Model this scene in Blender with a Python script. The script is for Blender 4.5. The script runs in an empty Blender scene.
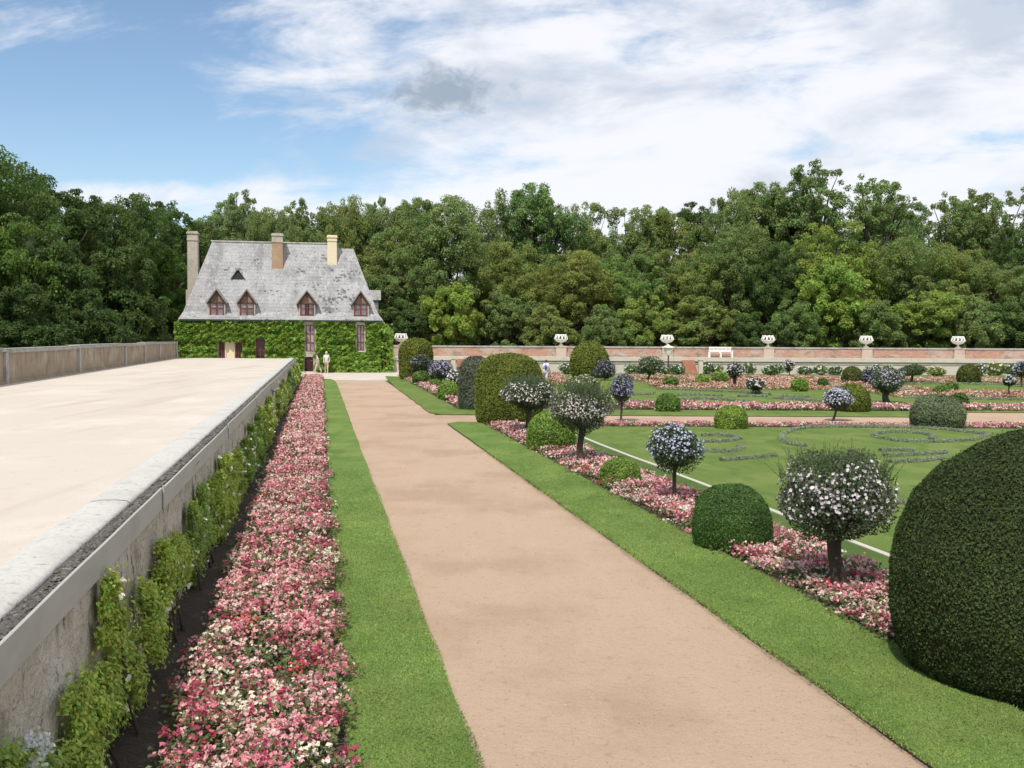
import bpy, math, random
import numpy as np
from mathutils import Matrix, Vector

SC = bpy.context.scene
COL = SC.collection
# ------------------------------------------------------------------ camera
FOC, CAMH = 995.0, 3.1
PITCH = math.atan(47.0 / FOC); ROLL = 0.0052
_R = np.array([1.0, 0, 0]); _F = np.array([0, math.cos(PITCH), -math.sin(PITCH)]); _U = np.array([0, math.sin(PITCH), math.cos(PITCH)])
RR = _R * math.cos(ROLL) + _U * math.sin(ROLL); UU = _U * math.cos(ROLL) - _R * math.sin(ROLL)
cam = bpy.data.objects.new('camera', bpy.data.cameras.new('camera')); COL.objects.link(cam)
cam.matrix_world = Matrix(((RR[0], UU[0], -_F[0], 0), (RR[1], UU[1], -_F[1], 0), (RR[2], UU[2], -_F[2], CAMH), (0, 0, 0, 1)))
cam.data.sensor_width = 36; cam.data.lens = FOC / 1024 * 36
cam.data.clip_start = 0.05; cam.data.clip_end = 3000
SC.camera = cam
# ------------------------------------------------------------------ light
SUN_EL = math.radians(57); SUN_H = Vector((-0.36, -0.93)).normalized()
SKY_STRENGTH = 0.14
SC.view_settings.view_transform = 'Standard'; SC.view_settings.look = 'None'
SC.view_settings.exposure = 0.12; SC.view_settings.gamma = 1; SC.view_settings.use_curve_mapping = False
sun = bpy.data.objects.new('sun', bpy.data.lights.new('sun', 'SUN')); COL.objects.link(sun)
sun.data.energy = 3.7; sun.data.angle = math.radians(0.55); sun.data.color = (1, 0.955, 0.88)
sdir = Vector((SUN_H.x * math.cos(SUN_EL), SUN_H.y * math.cos(SUN_EL), math.sin(SUN_EL)))
sun.rotation_euler = sdir.to_track_quat('Z', 'Y').to_euler(); sun.location = (0, 0, 60)

W = bpy.data.worlds.new('World'); SC.world = W; W.use_nodes = True
def world():
    nt = W.node_tree; nt.nodes.clear(); N = nt.nodes.new; L = nt.links.new
    def M(op, a, b=None, c=None, clamp=False):
        n = N('ShaderNodeMath'); n.operation = op; n.use_clamp = clamp
        for i, v in enumerate((a, b, c)):
            if v is None: continue
            if isinstance(v, (int, float)): n.inputs[i].default_value = v
            else: L(v, n.inputs[i])
        return n.outputs[0]
    def SM(v, lo, hi):
        n = N('ShaderNodeMapRange'); n.interpolation_type = 'SMOOTHSTEP'; L(v, n.inputs[0])
        n.inputs[1].default_value = lo; n.inputs[2].default_value = hi; return n.outputs[0]
    def noise(vec, scale, detail, rough, dist=0.0):
        n = N('ShaderNodeTexNoise'); L(vec, n.inputs['Vector']); n.inputs['Scale'].default_value = scale
        n.inputs['Detail'].default_value = detail; n.inputs['Roughness'].default_value = rough; n.inputs['Distortion'].default_value = dist
        return n.outputs[0]
    def vec(x, y, z=0.0):
        n = N('ShaderNodeCombineXYZ')
        for i, v in enumerate((x, y, z)):
            if isinstance(v, (int, float)): n.inputs[i].default_value = v
            else: L(v, n.inputs[i])
        return n.outputs[0]
    def mixc(f, a, b):
        n = N('ShaderNodeMix'); n.data_type = 'RGBA'
        if isinstance(f, float): n.inputs[0].default_value = f
        else: L(f, n.inputs[0])
        for i, v in ((6, a), (7, b)):
            if isinstance(v, tuple): n.inputs[i].default_value = (*v, 1)
            else: L(v, n.inputs[i])
        return n.outputs[2]
    sky = N('ShaderNodeTexSky'); sky.sky_type = 'NISHITA'; sky.sun_disc = False
    sky.sun_elevation = SUN_EL; sky.sun_rotation = math.atan2(SUN_H.x, SUN_H.y)
    sky.air_density = 1.0; sky.dust_density = 0.1; sky.ozone_density = 2.5
    tc = N('ShaderNodeTexCoord'); sp = N('ShaderNodeSeparateXYZ'); L(tc.outputs['Generated'], sp.inputs[0])
    x, y, z = sp.outputs
    ya = M('MAXIMUM', M('ABSOLUTE', y), 0.12)
    a = M('DIVIDE', x, ya); e = M('DIVIDE', z, ya)          # bearing and height of the direction
    den = M('ADD', M('MAXIMUM', z, 0.0), 0.16)
    plane = vec(M('DIVIDE', x, den), M('DIVIDE', y, den), 0.0)  # a flat cloud layer overhead
    streak = noise(vec(M('MULTIPLY', a, 1.0), M('ADD', M('MULTIPLY', e, 3.4), M('MULTIPLY', a, -0.35)), 2.3), 4.2, 12, 0.60, 0.5)
    puff = noise(vec(a, M('MULTIPLY', e, 1.9), 7.1), 9.5, 10, 0.63, 0.3)
    sheet = noise(plane, 1.35, 8, 0.55, 0.3)
    # coverage: broken to the left, nearly closed to the right and low down
    cov = M('ADD', SM(M('ADD', a, M('MULTIPLY', e, 0.25)), -0.40, 0.0), M('MULTIPLY', SM(e, 0.19, 0.09), 0.35))
    corner = M('ADD', M('MULTIPLY', SM(a, -0.32, -0.46), SM(e, 0.27, 0.33)), M('MULTIPLY', SM(M('ABSOLUTE', M('SUBTRACT', e, 0.135)), 0.035, 0.0), SM(a, -0.1, -0.3)))
    dens = M('ADD', M('ADD', M('MULTIPLY', streak, 0.62), M('MULTIPLY', puff, 0.28)), M('MULTIPLY', sheet, 0.25))
    dens = M('ADD', M('ADD', dens, M('MULTIPLY', cov, 0.30)), M('MULTIPLY', corner, 0.20))
    alpha = M('MULTIPLY', SM(dens, 0.69, 0.89), 0.97)
    shade = noise(vec(a, M('ADD', M('MULTIPLY', e, 2.6), M('MULTIPLY', a, -0.2)), 11.7), 5.5, 8, 0.55, 0.3)
    sh = SM(M('ADD', shade, M('MULTIPLY', SM(e, 0.13, 0.33), 0.09)), 0.48, 0.72)
    cloud = mixc(sh, (6.25, 6.35, 6.7), (4.2, 4.6, 5.3))
    # one small dark cloud
    g = M('SQRT', M('ADD', M('POWER', M('DIVIDE', M('ADD', a, 0.072), 0.050), 2.0), M('POWER', M('DIVIDE', M('SUBTRACT', e, 0.243), 0.019), 2.0)))
    rag = noise(vec(a, M('MULTIPLY', e, 1.5), 3.3), 30.0, 8, 0.65, 0.4)
    gd = SM(M('ADD', g, M('MULTIPLY', M('SUBTRACT', rag, 0.5), 3.6)), 1.65, 0.35)
    cloud = mixc(M('MULTIPLY', gd, .92), cloud, (2.3, 2.85, 3.5))
    alpha = M('MAXIMUM', alpha, M('MULTIPLY', gd, 0.88))
    tint = N('ShaderNodeMix'); tint.data_type = 'RGBA'; tint.blend_type = 'MULTIPLY'; tint.inputs[0].default_value = 1; L(sky.outputs[0], tint.inputs[6]); tint.inputs[7].default_value = (0.98, 0.98, 0.95, 1)
    col = mixc(alpha, tint.outputs[2], cloud)
    bg = N('ShaderNodeBackground'); bg.inputs[1].default_value = SKY_STRENGTH; L(col, bg.inputs[0])
    out = N('ShaderNodeOutputWorld'); L(bg.outputs[0], out.inputs[0])
world()

# ------------------------------------------------------------------ measuring helpers
def ray(px, py):
    return RR * ((px - 512) / FOC) + UU * ((384 - py) / FOC) + _F
def G(px, py, z=0.0):
    d = ray(px, py); return d * ((z - CAMH) / d[2]) + np.array([0, 0, CAMH])
def D(px, py, Y):
    d = ray(px, py); return d * (Y / d[1]) + np.array([0, 0, CAMH])
TH = math.atan(0.1937)
PU = np.array([-math.sin(TH), math.cos(TH)]); PT = np.array([math.cos(TH), math.sin(TH)])
def ST(s, t, z=0.0):
    p = s * PU + t * PT; return np.array([p[0], p[1], z])
def pst(V):                                    # (s, t, z) rows to world
    V = np.asarray(V, float); o = np.empty_like(V)
    o[:, :2] = V[:, :1] * PU + V[:, 1:2] * PT; o[:, 2] = V[:, 2]; return o
def wob(P, f, seed, n=5):                      # cheap smooth noise, about -1..1
    r = np.random.default_rng(seed); o = np.zeros(len(P))
    for k in range(n):
        d = r.normal(size=P.shape[1]); d *= f * (0.6 + 0.9 * k / n) * 2 * math.pi / np.linalg.norm(d)
        o += np.sin(P @ d + r.uniform(0, 6.28))
    return o / n * 1.5

# ------------------------------------------------------------------ mesh building
ROOT = {}
class MB:
    def __init__(s): s.V = []; s.F = []; s.C = []; s.n = 0
    def add(s, V, faces, col=(1, 1, 1)):
        V = np.asarray(V, float); C = np.asarray(col, float)
        if C.ndim == 1: C = np.tile(C, (len(V), 1))
        if isinstance(faces, np.ndarray): s.F.append(faces + s.n)
        else:
            by = {}
            for f in faces: by.setdefault(len(f), []).append(f)
            for k, l in by.items(): s.F.append(np.array(l) + s.n)
        s.V.append(V); s.C.append(C); s.n += len(V); return s
    def box(s, x0, x1, y0, y1, z0, z1, col=(1, 1, 1), tf=None):
        V = np.array([(x, y, z) for x in (x0, x1) for y in (y0, y1) for z in (z0, z1)], float)
        if tf is not None: V = tf(V)
        return s.add(V, [(0, 1, 3, 2), (4, 6, 7, 5), (0, 4, 5, 1), (2, 3, 7, 6), (0, 2, 6, 4), (1, 5, 7, 3)], col)
    def tube(s, path, rad, n=8, col=(1, 1, 1), cap=True):
        P = np.asarray(path, float); m = len(P); rad = np.broadcast_to(np.asarray(rad, float), (m,))
        T = np.gradient(P, axis=0); T /= np.linalg.norm(T, axis=1)[:, None] + 1e-9
        up = np.array([0, 0, 1.0]) if abs(T[:, 2]).mean() < 0.8 else np.array([1.0, 0, 0])
        A = np.cross(T, up); A /= np.linalg.norm(A, axis=1)[:, None] + 1e-9; B = np.cross(T, A)
        th = np.arange(n) * 2 * math.pi / n
        V = (P[:, None] + rad[:, None, None] * (A[:, None] * np.cos(th)[None, :, None] + B[:, None] * np.sin(th)[None, :, None])).reshape(-1, 3)
        i, j = np.meshgrid(np.arange(m - 1), np.arange(n), indexing='ij'); i = i.ravel(); j = j.ravel(); k = (j + 1) % n
        F = [tuple(f) for f in np.stack([i * n + j, i * n + k, (i + 1) * n + k, (i + 1) * n + j], 1)]
        if cap: F += [tuple(range(n)), tuple(range((m - 1) * n, m * n))]
        return s.add(V, F, col)
    def lathe(s, prof, c, n=20, col=(1, 1, 1), sq=(1, 1)):
        prof = np.asarray(prof, float); th = np.arange(n) * 2 * math.pi / n; m = len(prof)
        V = np.stack([c[0] + prof[:, :1] * np.cos(th) * sq[0], c[1] + prof[:, :1] * np.sin(th) * sq[1], c[2] + prof[:, 1:2] + 0 * th], 2).reshape(-1, 3)
        i, j = np.meshgrid(np.arange(m - 1), np.arange(n), indexing='ij'); i = i.ravel(); j = j.ravel(); k = (j + 1) % n
        F = [tuple(f) for f in np.stack([i * n + j, i * n + k, (i + 1) * n + k, (i + 1) * n + j], 1)]
        F += [tuple(range(n))[::-1], tuple(range((m - 1) * n, m * n))]
        return s.add(V, F, col)
    def grid(s, P, col=(1, 1, 1)):             # P: (m, n, 3)
        m, n = P.shape[:2]; i, j = np.meshgrid(np.arange(m - 1), np.arange(n - 1), indexing='ij'); i = i.ravel(); j = j.ravel()
        return s.add(P.reshape(-1, 3), np.stack([i * n + j, (i + 1) * n + j, (i + 1) * n + j + 1, i * n + j + 1], 1), col)
    def prism(s, poly, z0, z1, col=(1, 1, 1)):
        p = np.asarray(poly, float); n = len(p)
        V = np.concatenate([np.c_[p, np.full(n, z0)], np.c_[p, np.full(n, z1)]])
        return s.add(V, [tuple(range(n))[::-1], tuple(range(n, 2 * n))] + [(i, (i + 1) % n, n + (i + 1) % n, n + i) for i in range(n)], col)
    def poly3(s, P, d, col=(1, 1, 1)):         # planar outline with thickness vector d
        p = np.asarray(P, float); n = len(p)
        return s.add(np.concatenate([p, p + np.asarray(d, float)]), [tuple(range(n))[::-1], tuple(range(n, 2 * n))] + [(i, (i + 1) % n, n + (i + 1) % n, n + i) for i in range(n)], col)
    def leaves(s, P, N, L, rng, tilt=0.6, asp=0.55, col=(1, 1, 1), up=None):
        n = len(P); L = np.broadcast_to(np.asarray(L, float), (n,))[:, None]
        N = N + rng.normal(size=(n, 3)) * tilt; N /= np.linalg.norm(N, axis=1)[:, None] + 1e-9
        R = rng.normal(size=(n, 3))
        if up is not None: R = R * 0.45 + np.asarray(up, float)
        T = R - N * (R * N).sum(1)[:, None]; T /= np.linalg.norm(T, axis=1)[:, None] + 1e-9
        B = np.cross(N, T)
        k = np.array([[1, 0], [0.08, 1], [-1, 0], [0.08, -1]])
        V = P[:, None] + T[:, None] * (k[None, :, :1] * L[:, None]) + B[:, None] * (k[None, :, 1:] * L[:, None] * asp)
        V = V - N[:, None] * (np.array([0.16, 0, 0.16, 0])[None, :, None] * L[:, None])
        C = np.asarray(col, float); C = np.tile(C, (n, 1)) if C.ndim == 1 else C
        return s.add(V.reshape(-1, 3), np.arange(n * 4).reshape(n, 4), np.repeat(C, 4, axis=0))
    def mesh(s, name, mat, off=(0, 0, 0), smooth=False):
        V = np.concatenate(s.V) - np.asarray(off, float); C = np.concatenate(s.C)
        me = bpy.data.meshes.new(name); me.vertices.add(len(V)); me.vertices.foreach_set('co', V.ravel().astype(np.float32))
        tot = np.concatenate([np.full(len(f), f.shape[1]) for f in s.F]); lp = np.concatenate([f.ravel() for f in s.F])
        me.loops.add(len(lp)); me.loops.foreach_set('vertex_index', lp.astype(np.int32))
        me.polygons.add(len(tot)); me.polygons.foreach_set('loop_start', np.concatenate([[0], np.cumsum(tot)[:-1]]).astype(np.int32))
        me.polygons.foreach_set('use_smooth', np.full(len(tot), bool(smooth)))
        ca = me.color_attributes.new('Col', 'FLOAT_COLOR', 'POINT'); ca.data.foreach_set('color', np.c_[C, np.ones(len(C))].ravel().astype(np.float32))
        me.update(calc_edges=True); me.validate(); me.materials.append(mat); return me
    def build(s, name, mat, parent=None, smooth=False, base=None):
        off = ROOT.get(parent.name, (0, 0, 0)) if parent else (base if base is not None else (0, 0, 0))
        o = bpy.data.objects.new(name, s.mesh(name, mat, off, smooth)); COL.objects.link(o)
        if parent: o.parent = parent
        else: o.location = off
        ROOT[o.name] = off; return o
def tag(o, label=None, cat=None, group=None, kind=None):
    if label: o['label'] = label
    if cat: o['category'] = cat
    if group: o['group'] = group
    if kind: o['kind'] = kind
    return o
def thing(name, loc, label, cat, group=None):
    o = bpy.data.objects.new(name, None); COL.objects.link(o); o.location = loc; o.empty_display_size = 0.3
    ROOT[o.name] = tuple(loc); return tag(o, label, cat, group)
def copy_tree(o, parent=None):
    c = o.copy(); COL.objects.link(c); c.parent = parent
    for ch in o.children: copy_tree(ch, c)
    return c
def vary(rng, base, n, v=0.25, h=0.10):
    b = np.tile(np.asarray(base, float), (n, 1)); k = 1 + rng.uniform(-v, v, (n, 1)); hh = rng.uniform(-h, h, n)
    b = b * k; b[:, 0] *= 1 + 1.6 * hh; b[:, 2] *= 1 - hh; return np.clip(b, 0.002, 0.95)

# ------------------------------------------------------------------ materials
def nodes(name):
    m = bpy.data.materials.new(name); m.use_nodes = True; nt = m.node_tree; nt.nodes.clear(); return m, nt, nt.nodes.new, nt.links.new
def foliage(name, trans=0.3, rough=0.55, spec=0.35, var=0.0):
    m, nt, N, L = nodes(name)
    at = N('ShaderNodeAttribute'); at.attribute_name = 'Col'; oi = N('ShaderNodeObjectInfo')
    mx = N('ShaderNodeMix'); mx.data_type = 'RGBA'; mx.blend_type = 'MULTIPLY'; mx.inputs[0].default_value = 1
    L(at.outputs[0], mx.inputs[6]); L(oi.outputs['Color'], mx.inputs[7])
    p = N('ShaderNodeBsdfPrincipled'); p.inputs['Roughness'].default_value = rough; p.inputs['Specular IOR Level'].default_value = spec
    L(mx.outputs[2], p.inputs['Base Color'])
    t = N('ShaderNodeBsdfTranslucent'); hs = N('ShaderNodeHueSaturation'); hs.inputs['Value'].default_value = 1.25; hs.inputs['Hue'].default_value = 0.485
    L(mx.outputs[2], hs.inputs['Color']); L(hs.outputs[0], t.inputs[0])
    s = N('ShaderNodeMixShader'); s.inputs[0].default_value = trans; L(p.outputs[0], s.inputs[1]); L(t.outputs[0], s.inputs[2])
    o = N('ShaderNodeOutputMaterial'); L(s.outputs[0], o.inputs[0]); return m
def surf(name, layers, rough=0.85, bump=(), spec=0.3, usecol=False, coord='Object', metal=0.0, brick=None):
    """layers: first is the base colour, then (colour, scale, lo, hi, strength, stretch) noises laid over it."""
    m, nt, N, L = nodes(name)
    tc = N('ShaderNodeTexCoord'); src = tc.outputs[coord]
    def nz(scale, detail, stretch, rg=0.6):
        v = src
        if stretch: mp = N('ShaderNodeMapping'); mp.inputs['Scale'].default_value = stretch; L(src, mp.inputs[0]); v = mp.outputs[0]
        n = N('ShaderNodeTexNoise'); n.inputs['Scale'].default_value = scale; n.inputs['Detail'].default_value = detail; n.inputs['Roughness'].default_value = rg
        L(v, n.inputs['Vector']); return n.outputs[0]
    c = None
    if usecol: at = N('ShaderNodeAttribute'); at.attribute_name = 'Col'; c = at.outputs[0]
    base = layers[0]
    bh = None
    if brick:
        b = N('ShaderNodeTexBrick'); mp = N('ShaderNodeMapping'); mp.inputs['Rotation'].default_value = brick[4]; L(src, mp.inputs[0]); L(mp.outputs[0], b.inputs[0])
        b.inputs['Color1'].default_value = (*base, 1); b.inputs['Color2'].default_value = (*brick[0], 1); b.inputs['Mortar'].default_value = (*brick[1], 1)
        b.inputs['Scale'].default_value = 1; b.inputs['Brick Width'].default_value = brick[2]; b.inputs['Row Height'].default_value = brick[3]
        b.inputs['Mortar Size'].default_value = 0.07 * brick[3]; c = b.outputs[0]; bh = b.outputs[1]
    for i, ly in enumerate(layers[1:]):
        col, scale, lo, hi, st, stretch = ly
        mr = N('ShaderNodeMapRange'); mr.interpolation_type = 'SMOOTHSTEP'; L(nz(scale, 6, stretch), mr.inputs[0])
        mr.inputs[1].default_value = lo; mr.inputs[2].default_value = hi; mr.inputs[4].default_value = st
        mx = N('ShaderNodeMix'); mx.data_type = 'RGBA'; L(mr.outputs[0], mx.inputs[0])
        if c is None: mx.inputs[6].default_value = (*base, 1)
        else: L(c, mx.inputs[6])
        mx.inputs[7].default_value = (*col, 1); c = mx.outputs[2]
    p = N('ShaderNodeBsdfPrincipled'); p.inputs['Roughness'].default_value = rough; p.inputs['Specular IOR Level'].default_value = spec; p.inputs['Metallic'].default_value = metal
    if c is None: p.inputs['Base Color'].default_value = (*base, 1)
    else: L(c, p.inputs['Base Color'])
    nrm = None
    for scale, dist, st in bump:
        bp = N('ShaderNodeBump'); bp.inputs['Strength'].default_value = st; bp.inputs['Distance'].default_value = dist
        L(nz(scale, 6, None), bp.inputs['Height'])
        if nrm is not None: L(nrm, bp.inputs['Normal'])
        nrm = bp.outputs[0]
    if bh is not None:
        bp = N('ShaderNodeBump'); bp.invert = True; bp.inputs['Strength'].default_value = 0.6; bp.inputs['Distance'].default_value = 0.012; L(bh, bp.inputs['Height'])
        if nrm is not None: L(nrm, bp.inputs['Normal'])
        nrm = bp.outputs[0]
    if nrm is not None: L(nrm, p.inputs['Normal'])
    o = N('ShaderNodeOutputMaterial'); L(p.outputs[0], o.inputs[0]); return m

M_leaf = foliage('tree leaves', 0.38, 0.6, 0.25)
M_yew = foliage('yew needles', 0.12, 0.75, 0.15)
M_box = foliage('box leaves', 0.18, 0.45, 0.4)
M_soft = foliage('soft leaves', 0.32, 0.55, 0.3)
M_petal = foliage('petals', 0.25, 0.7, 0.15)
M_grass = foliage('grass blades', 0.3, 0.6, 0.2)
M_bark = surf('bark', [(0.075, 0.058, 0.042), ((0.14, 0.12, 0.09), 6, 0.5, 0.7, 0.7, (1, 1, 0.25))], 0.95, [(14, 0.03, 0.6)])
M_path = surf('path gravel', [(0.470, 0.340, 0.240), ((0.385, 0.270, 0.185), 0.35, 0.44, 0.64, 0.85, None), ((0.505, 0.370, 0.265), 1.3, 0.48, 0.70, 0.4, (1.6, .3, 1)), ((0.35, 0.25, 0.175), 2.4, 0.57, 0.76, 0.45, (1, .5, 1)), ((0.30, 0.21, 0.15), 9, 0.56, 0.72, 0.5, None),
                              ((0.56, 0.44, 0.34), 45, 0.58, 0.70, 0.55, None), ((0.20, 0.135, 0.09), 38, 0.58, 0.70, 0.6, None), ((0.16, 0.12, 0.09), 14, 0.70, 0.76, 0.6, None)], 0.95, [(60, 0.02, 0.8), (14, 0.03, 0.5), (4, 0.03, 0.25)], 0.15)
M_drive = surf('drive gravel', [(0.545, 0.485, 0.410), ((0.62, 0.560, 0.485), 0.5, 0.45, 0.7, 0.8, None), ((0.47, 0.395, 0.325), 0.9, 0.50, 0.72, 0.75, (1.4, 0.12, 1)), ((0.50, 0.43, 0.36), 3, 0.54, 0.74, 0.6, None), ((0.36, 0.30, 0.24), 11, 0.62, 0.72, 0.5, None), ((0.68, 0.61, 0.53), 30, 0.55, 0.75, 0.5, None), ((0.34, 0.27, 0.21), 32, 0.60, 0.76, 0.45, None)], 0.95, [(55, 0.012, 0.4)], 0.15)
M_lawn = surf('lawn', [(0.132, 0.208, 0.044), ((0.182, 0.245, 0.062), 0.6, 0.44, 0.62, 0.9, None), ((0.095, 0.168, 0.034), 1.9, 0.48, 0.66, 0.85, (1, .35, 1)), ((0.215, 0.225, 0.085), 5, 0.58, 0.8, 0.6, None), ((0.065, 0.115, 0.026), 40, 0.5, 0.7, 0.6, None), ((0.19, 0.25, 0.085), 55, 0.55, 0.75, 0.6, None)], 0.9, [(70, 0.02, 0.7), (9, 0.03, 0.4)], 0.15)
M_parterre = surf('parterre lawn', [(0.1231, 0.1830, 0.0387), ((0.1697, 0.2156, 0.0546), 0.6, 0.44, 0.62, 0.9, None), ((0.0887, 0.1478, 0.0299), 1.9, 0.48, 0.66, 0.85, (1, .35, 1)), ((0.2005, 0.1980, 0.0748), 5, 0.58, 0.8, 0.6, None), ((0.0606, 0.1012, 0.0229), 40, 0.5, 0.7, 0.6, None), ((0.1772, 0.2200, 0.0748), 55, 0.55, 0.75, 0.6, None)], 0.9, [(70, 0.02, 0.7), (9, 0.03, 0.4)], 0.15)
M_lawn_dark = surf('lawn with painted shade', [(0.072, 0.122, 0.026), ((0.10, 0.15, 0.036), 0.8, 0.42, 0.7, 0.8, None), ((0.055, 0.10, 0.022), 2.3, 0.48, 0.75, 0.7, None), ((0.042, 0.085, 0.018), 40, 0.5, 0.7, 0.5, None), ((0.13, 0.19, 0.055), 55, 0.55, 0.75, 0.5, None)], 0.9, [(70, 0.02, 0.7), (9, 0.03, 0.4)], 0.15)  # darker lawn copy; shade behind the standards is put into the colour
M_soil = surf('soil', [(0.070, 0.055, 0.042), ((0.12, 0.096, 0.073), 7, 0.5, 0.7, 0.8, None), ((0.15, 0.13, 0.11), 40, 0.66, 0.74, 0.7, None)], 0.95, [(25, 0.05, 0.9), (6, 0.06, 0.5)])
M_ground = surf('rough ground', [(0.07, 0.09, 0.03), ((0.10, 0.09, 0.05), 0.3, 0.45, 0.7, 0.8, None)], 0.95)
M_wall = surf('rubble wall render', [(0.60, 0.535, 0.44), ((0.74, 0.685, 0.595), 1.8, 0.46, 0.62, 0.9, None), ((0.33, 0.275, 0.21), 3.2, 0.52, 0.68, 0.8, (1, 1, 0.5)), ((0.16, 0.135, 0.105), 7, 0.60, 0.66, 0.85, (1, 1, 0.5)), ((0.70, 0.66, 0.59), 12, 0.57, 0.68, 0.7, None), ((0.13, 0.11, 0.085), 30, 0.60, 0.68, 0.6, None)], 0.95, [(3.5, 0.16, 0.9), (9, 0.08, 0.8), (30, 0.03, 0.7)])
M_cap = surf('lichened cap stone', [(0.54, 0.52, 0.475), ((0.46, 0.44, 0.40), 1.7, 0.45, 0.66, 0.8, None), ((0.26, 0.24, 0.215), 15, 0.55, 0.68, 0.7, None), ((0.62, 0.60, 0.55), 30, 0.55, 0.7, 0.5, None), ((0.17, 0.16, 0.145), 40, 0.64, 0.72, 0.7, None)], 0.92, [(12, 0.03, 0.5), (50, 0.01, 0.5)])
M_rubble = surf('dirty rubble', [(0.13, 0.12, 0.105), ((0.32, 0.30, 0.27), 20, 0.52, 0.66, 0.9, None), ((0.04, 0.036, 0.03), 30, 0.5, 0.65, 0.8, None)], 0.95, [(40, 0.03, 0.9)])
M_zinc = surf('weathered zinc', [(0.47, 0.45, 0.41), ((0.37, 0.35, 0.315), 1.2, 0.4, 0.7, 0.7, (1, 1, 3)), ((0.43, 0.42, 0.39), 5, 0.5, 0.75, 0.5, None), ((0.16, 0.145, 0.12), 14, 0.66, 0.74, 0.6, None)], 0.62, [(3, 0.02, 0.25)], 0.4)
M_parapet = surf('stained parapet stone', [(0.33, 0.255, 0.18), ((0.46, 0.39, 0.30), 0.9, 0.45, 0.7, 0.8, None), ((0.15, 0.125, 0.10), 2.2, 0.48, 0.72, 0.75, (1, 1, 0.45)), ((0.36, 0.35, 0.32), 6, 0.55, 0.7, 0.6, None)], 0.95, [(8, 0.05, 0.6)])
M_coping = surf('grey coping', [(0.40, 0.385, 0.35), ((0.22, 0.21, 0.185), 2.5, 0.45, 0.68, 0.85, None), ((0.52, 0.50, 0.45), 9, 0.55, 0.7, 0.6, None)], 0.95, [(12, 0.04, 0.6)])
M_pale = surf('pale limestone', [(0.62, 0.565, 0.465), ((0.50, 0.45, 0.365), 1.2, 0.45, 0.7, 0.75, None), ((0.34, 0.30, 0.24), 5, 0.58, 0.75, 0.55, None)], 0.9, [(10, 0.03, 0.4)])
M_pier = surf('pink grey pier stone', [(0.50, 0.41, 0.33), ((0.42, 0.32, 0.25), 1.4, 0.45, 0.68, 0.8, None), ((0.58, 0.51, 0.43), 4, 0.52, 0.7, 0.6, None)], 0.92, [(10, 0.03, 0.4)])
M_urn = surf('white urn stone', [(0.80, 0.78, 0.72), ((0.62, 0.60, 0.55), 7, 0.5, 0.72, 0.6, None)], 0.8, [(20, 0.01, 0.4)])
M_brick = surf('old brick', [(0.38, 0.205, 0.150), ((0.47, 0.385, 0.315), 0.45, 0.44, 0.62, 0.9, None), ((0.20, 0.155, 0.125), 0.9, 0.52, 0.66, 0.7, (1, 1, 2)), ((0.30, 0.145, 0.10), 2.4, 0.5, 0.72, 0.6, None), ((0.50, 0.30, 0.21), 5.0, 0.5, 0.7, 0.6, None), ((0.52, 0.46, 0.39), 1.4, 0.56, 0.68, 0.85, (0.4, 1, 3))], 0.92, [(14, 0.03, 0.5)], 0.25, brick=((0.50, 0.27, 0.185), (0.50, 0.42, 0.34), 0.23, 0.075, (math.pi / 2, 0, 0)))
M_step = surf('brick steps', [(0.40, 0.19, 0.125), ((0.50, 0.33, 0.24), 3, 0.5, 0.7, 0.7, None)], 0.9, [(14, 0.02, 0.5)])
M_slate = surf('lichened slate', [(0.33, 0.325, 0.325), ((0.41, 0.405, 0.395), 0.5, 0.42, 0.62, 0.8, None), ((0.225, 0.22, 0.22), 0.8, 0.48, 0.66, 0.8, (1, 1, 0.5)), ((0.47, 0.465, 0.45), 2.5, 0.52, 0.66, 0.75, (1.6, 1, 0.7)), ((0.14, 0.14, 0.14), 3.0, 0.585, 0.66, 0.8, (0.9, 1, 1.5)), ((0.50, 0.495, 0.47), 9, 0.58, 0.68, 0.6, None), ((0.15, 0.15, 0.15), 10, 0.62, 0.70, 0.6, None)], 0.75, [(6, 0.05, 0.6)], 0.2, brick=((0.37, 0.365, 0.36), (0.25, 0.25, 0.245), 0.26, 0.17, (math.radians(60), 0, 0)))
M_dslate = surf('dormer slate', [(0.24, 0.225, 0.21), ((0.36, 0.35, 0.335), 3, 0.48, 0.68, 0.8, None)], 0.8)
M_slate_dark = surf('loose dark slates', [(0.16, 0.16, 0.16), ((0.30, 0.30, 0.29), 4, 0.5, 0.7, 0.7, None)], 0.8)
M_hbrick = surf('chimney brick', [(0.40, 0.265, 0.165), ((0.50, 0.38, 0.26), 1.8, 0.45, 0.7, 0.7, None), ((0.26, 0.17, 0.11), 4, 0.55, 0.75, 0.6, None)], 0.92, [(10, 0.03, 0.5)])
M_cream = surf('cream stone', [(0.78, 0.68, 0.47), ((0.66, 0.57, 0.40), 1.5, 0.48, 0.7, 0.6, None)], 0.88, [(10, 0.02, 0.4)])
M_oldstone = surf('old tufa', [(0.50, 0.45, 0.37), ((0.36, 0.32, 0.26), 1.4, 0.45, 0.68, 0.8, None), ((0.22, 0.195, 0.16), 4, 0.58, 0.74, 0.6, None)], 0.92, [(8, 0.04, 0.5)])
M_red = surf('oxblood paint', [(0.17, 0.045, 0.042), ((0.23, 0.075, 0.068), 4, 0.5, 0.7, 0.6, None)], 0.6, [(20, 0.004, 0.3)])
M_wood = surf('brown timber', [(0.10, 0.060, 0.042), ((0.17, 0.105, 0.072), 4, 0.45, 0.7, 0.7, (1, 1, 0.3))], 0.8)
M_gable = surf('weathered gable board', [(0.25, 0.165, 0.125), ((0.36, 0.25, 0.20), 4, 0.45, 0.7, 0.7, (1, 1, 0.3))], 0.8)
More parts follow.
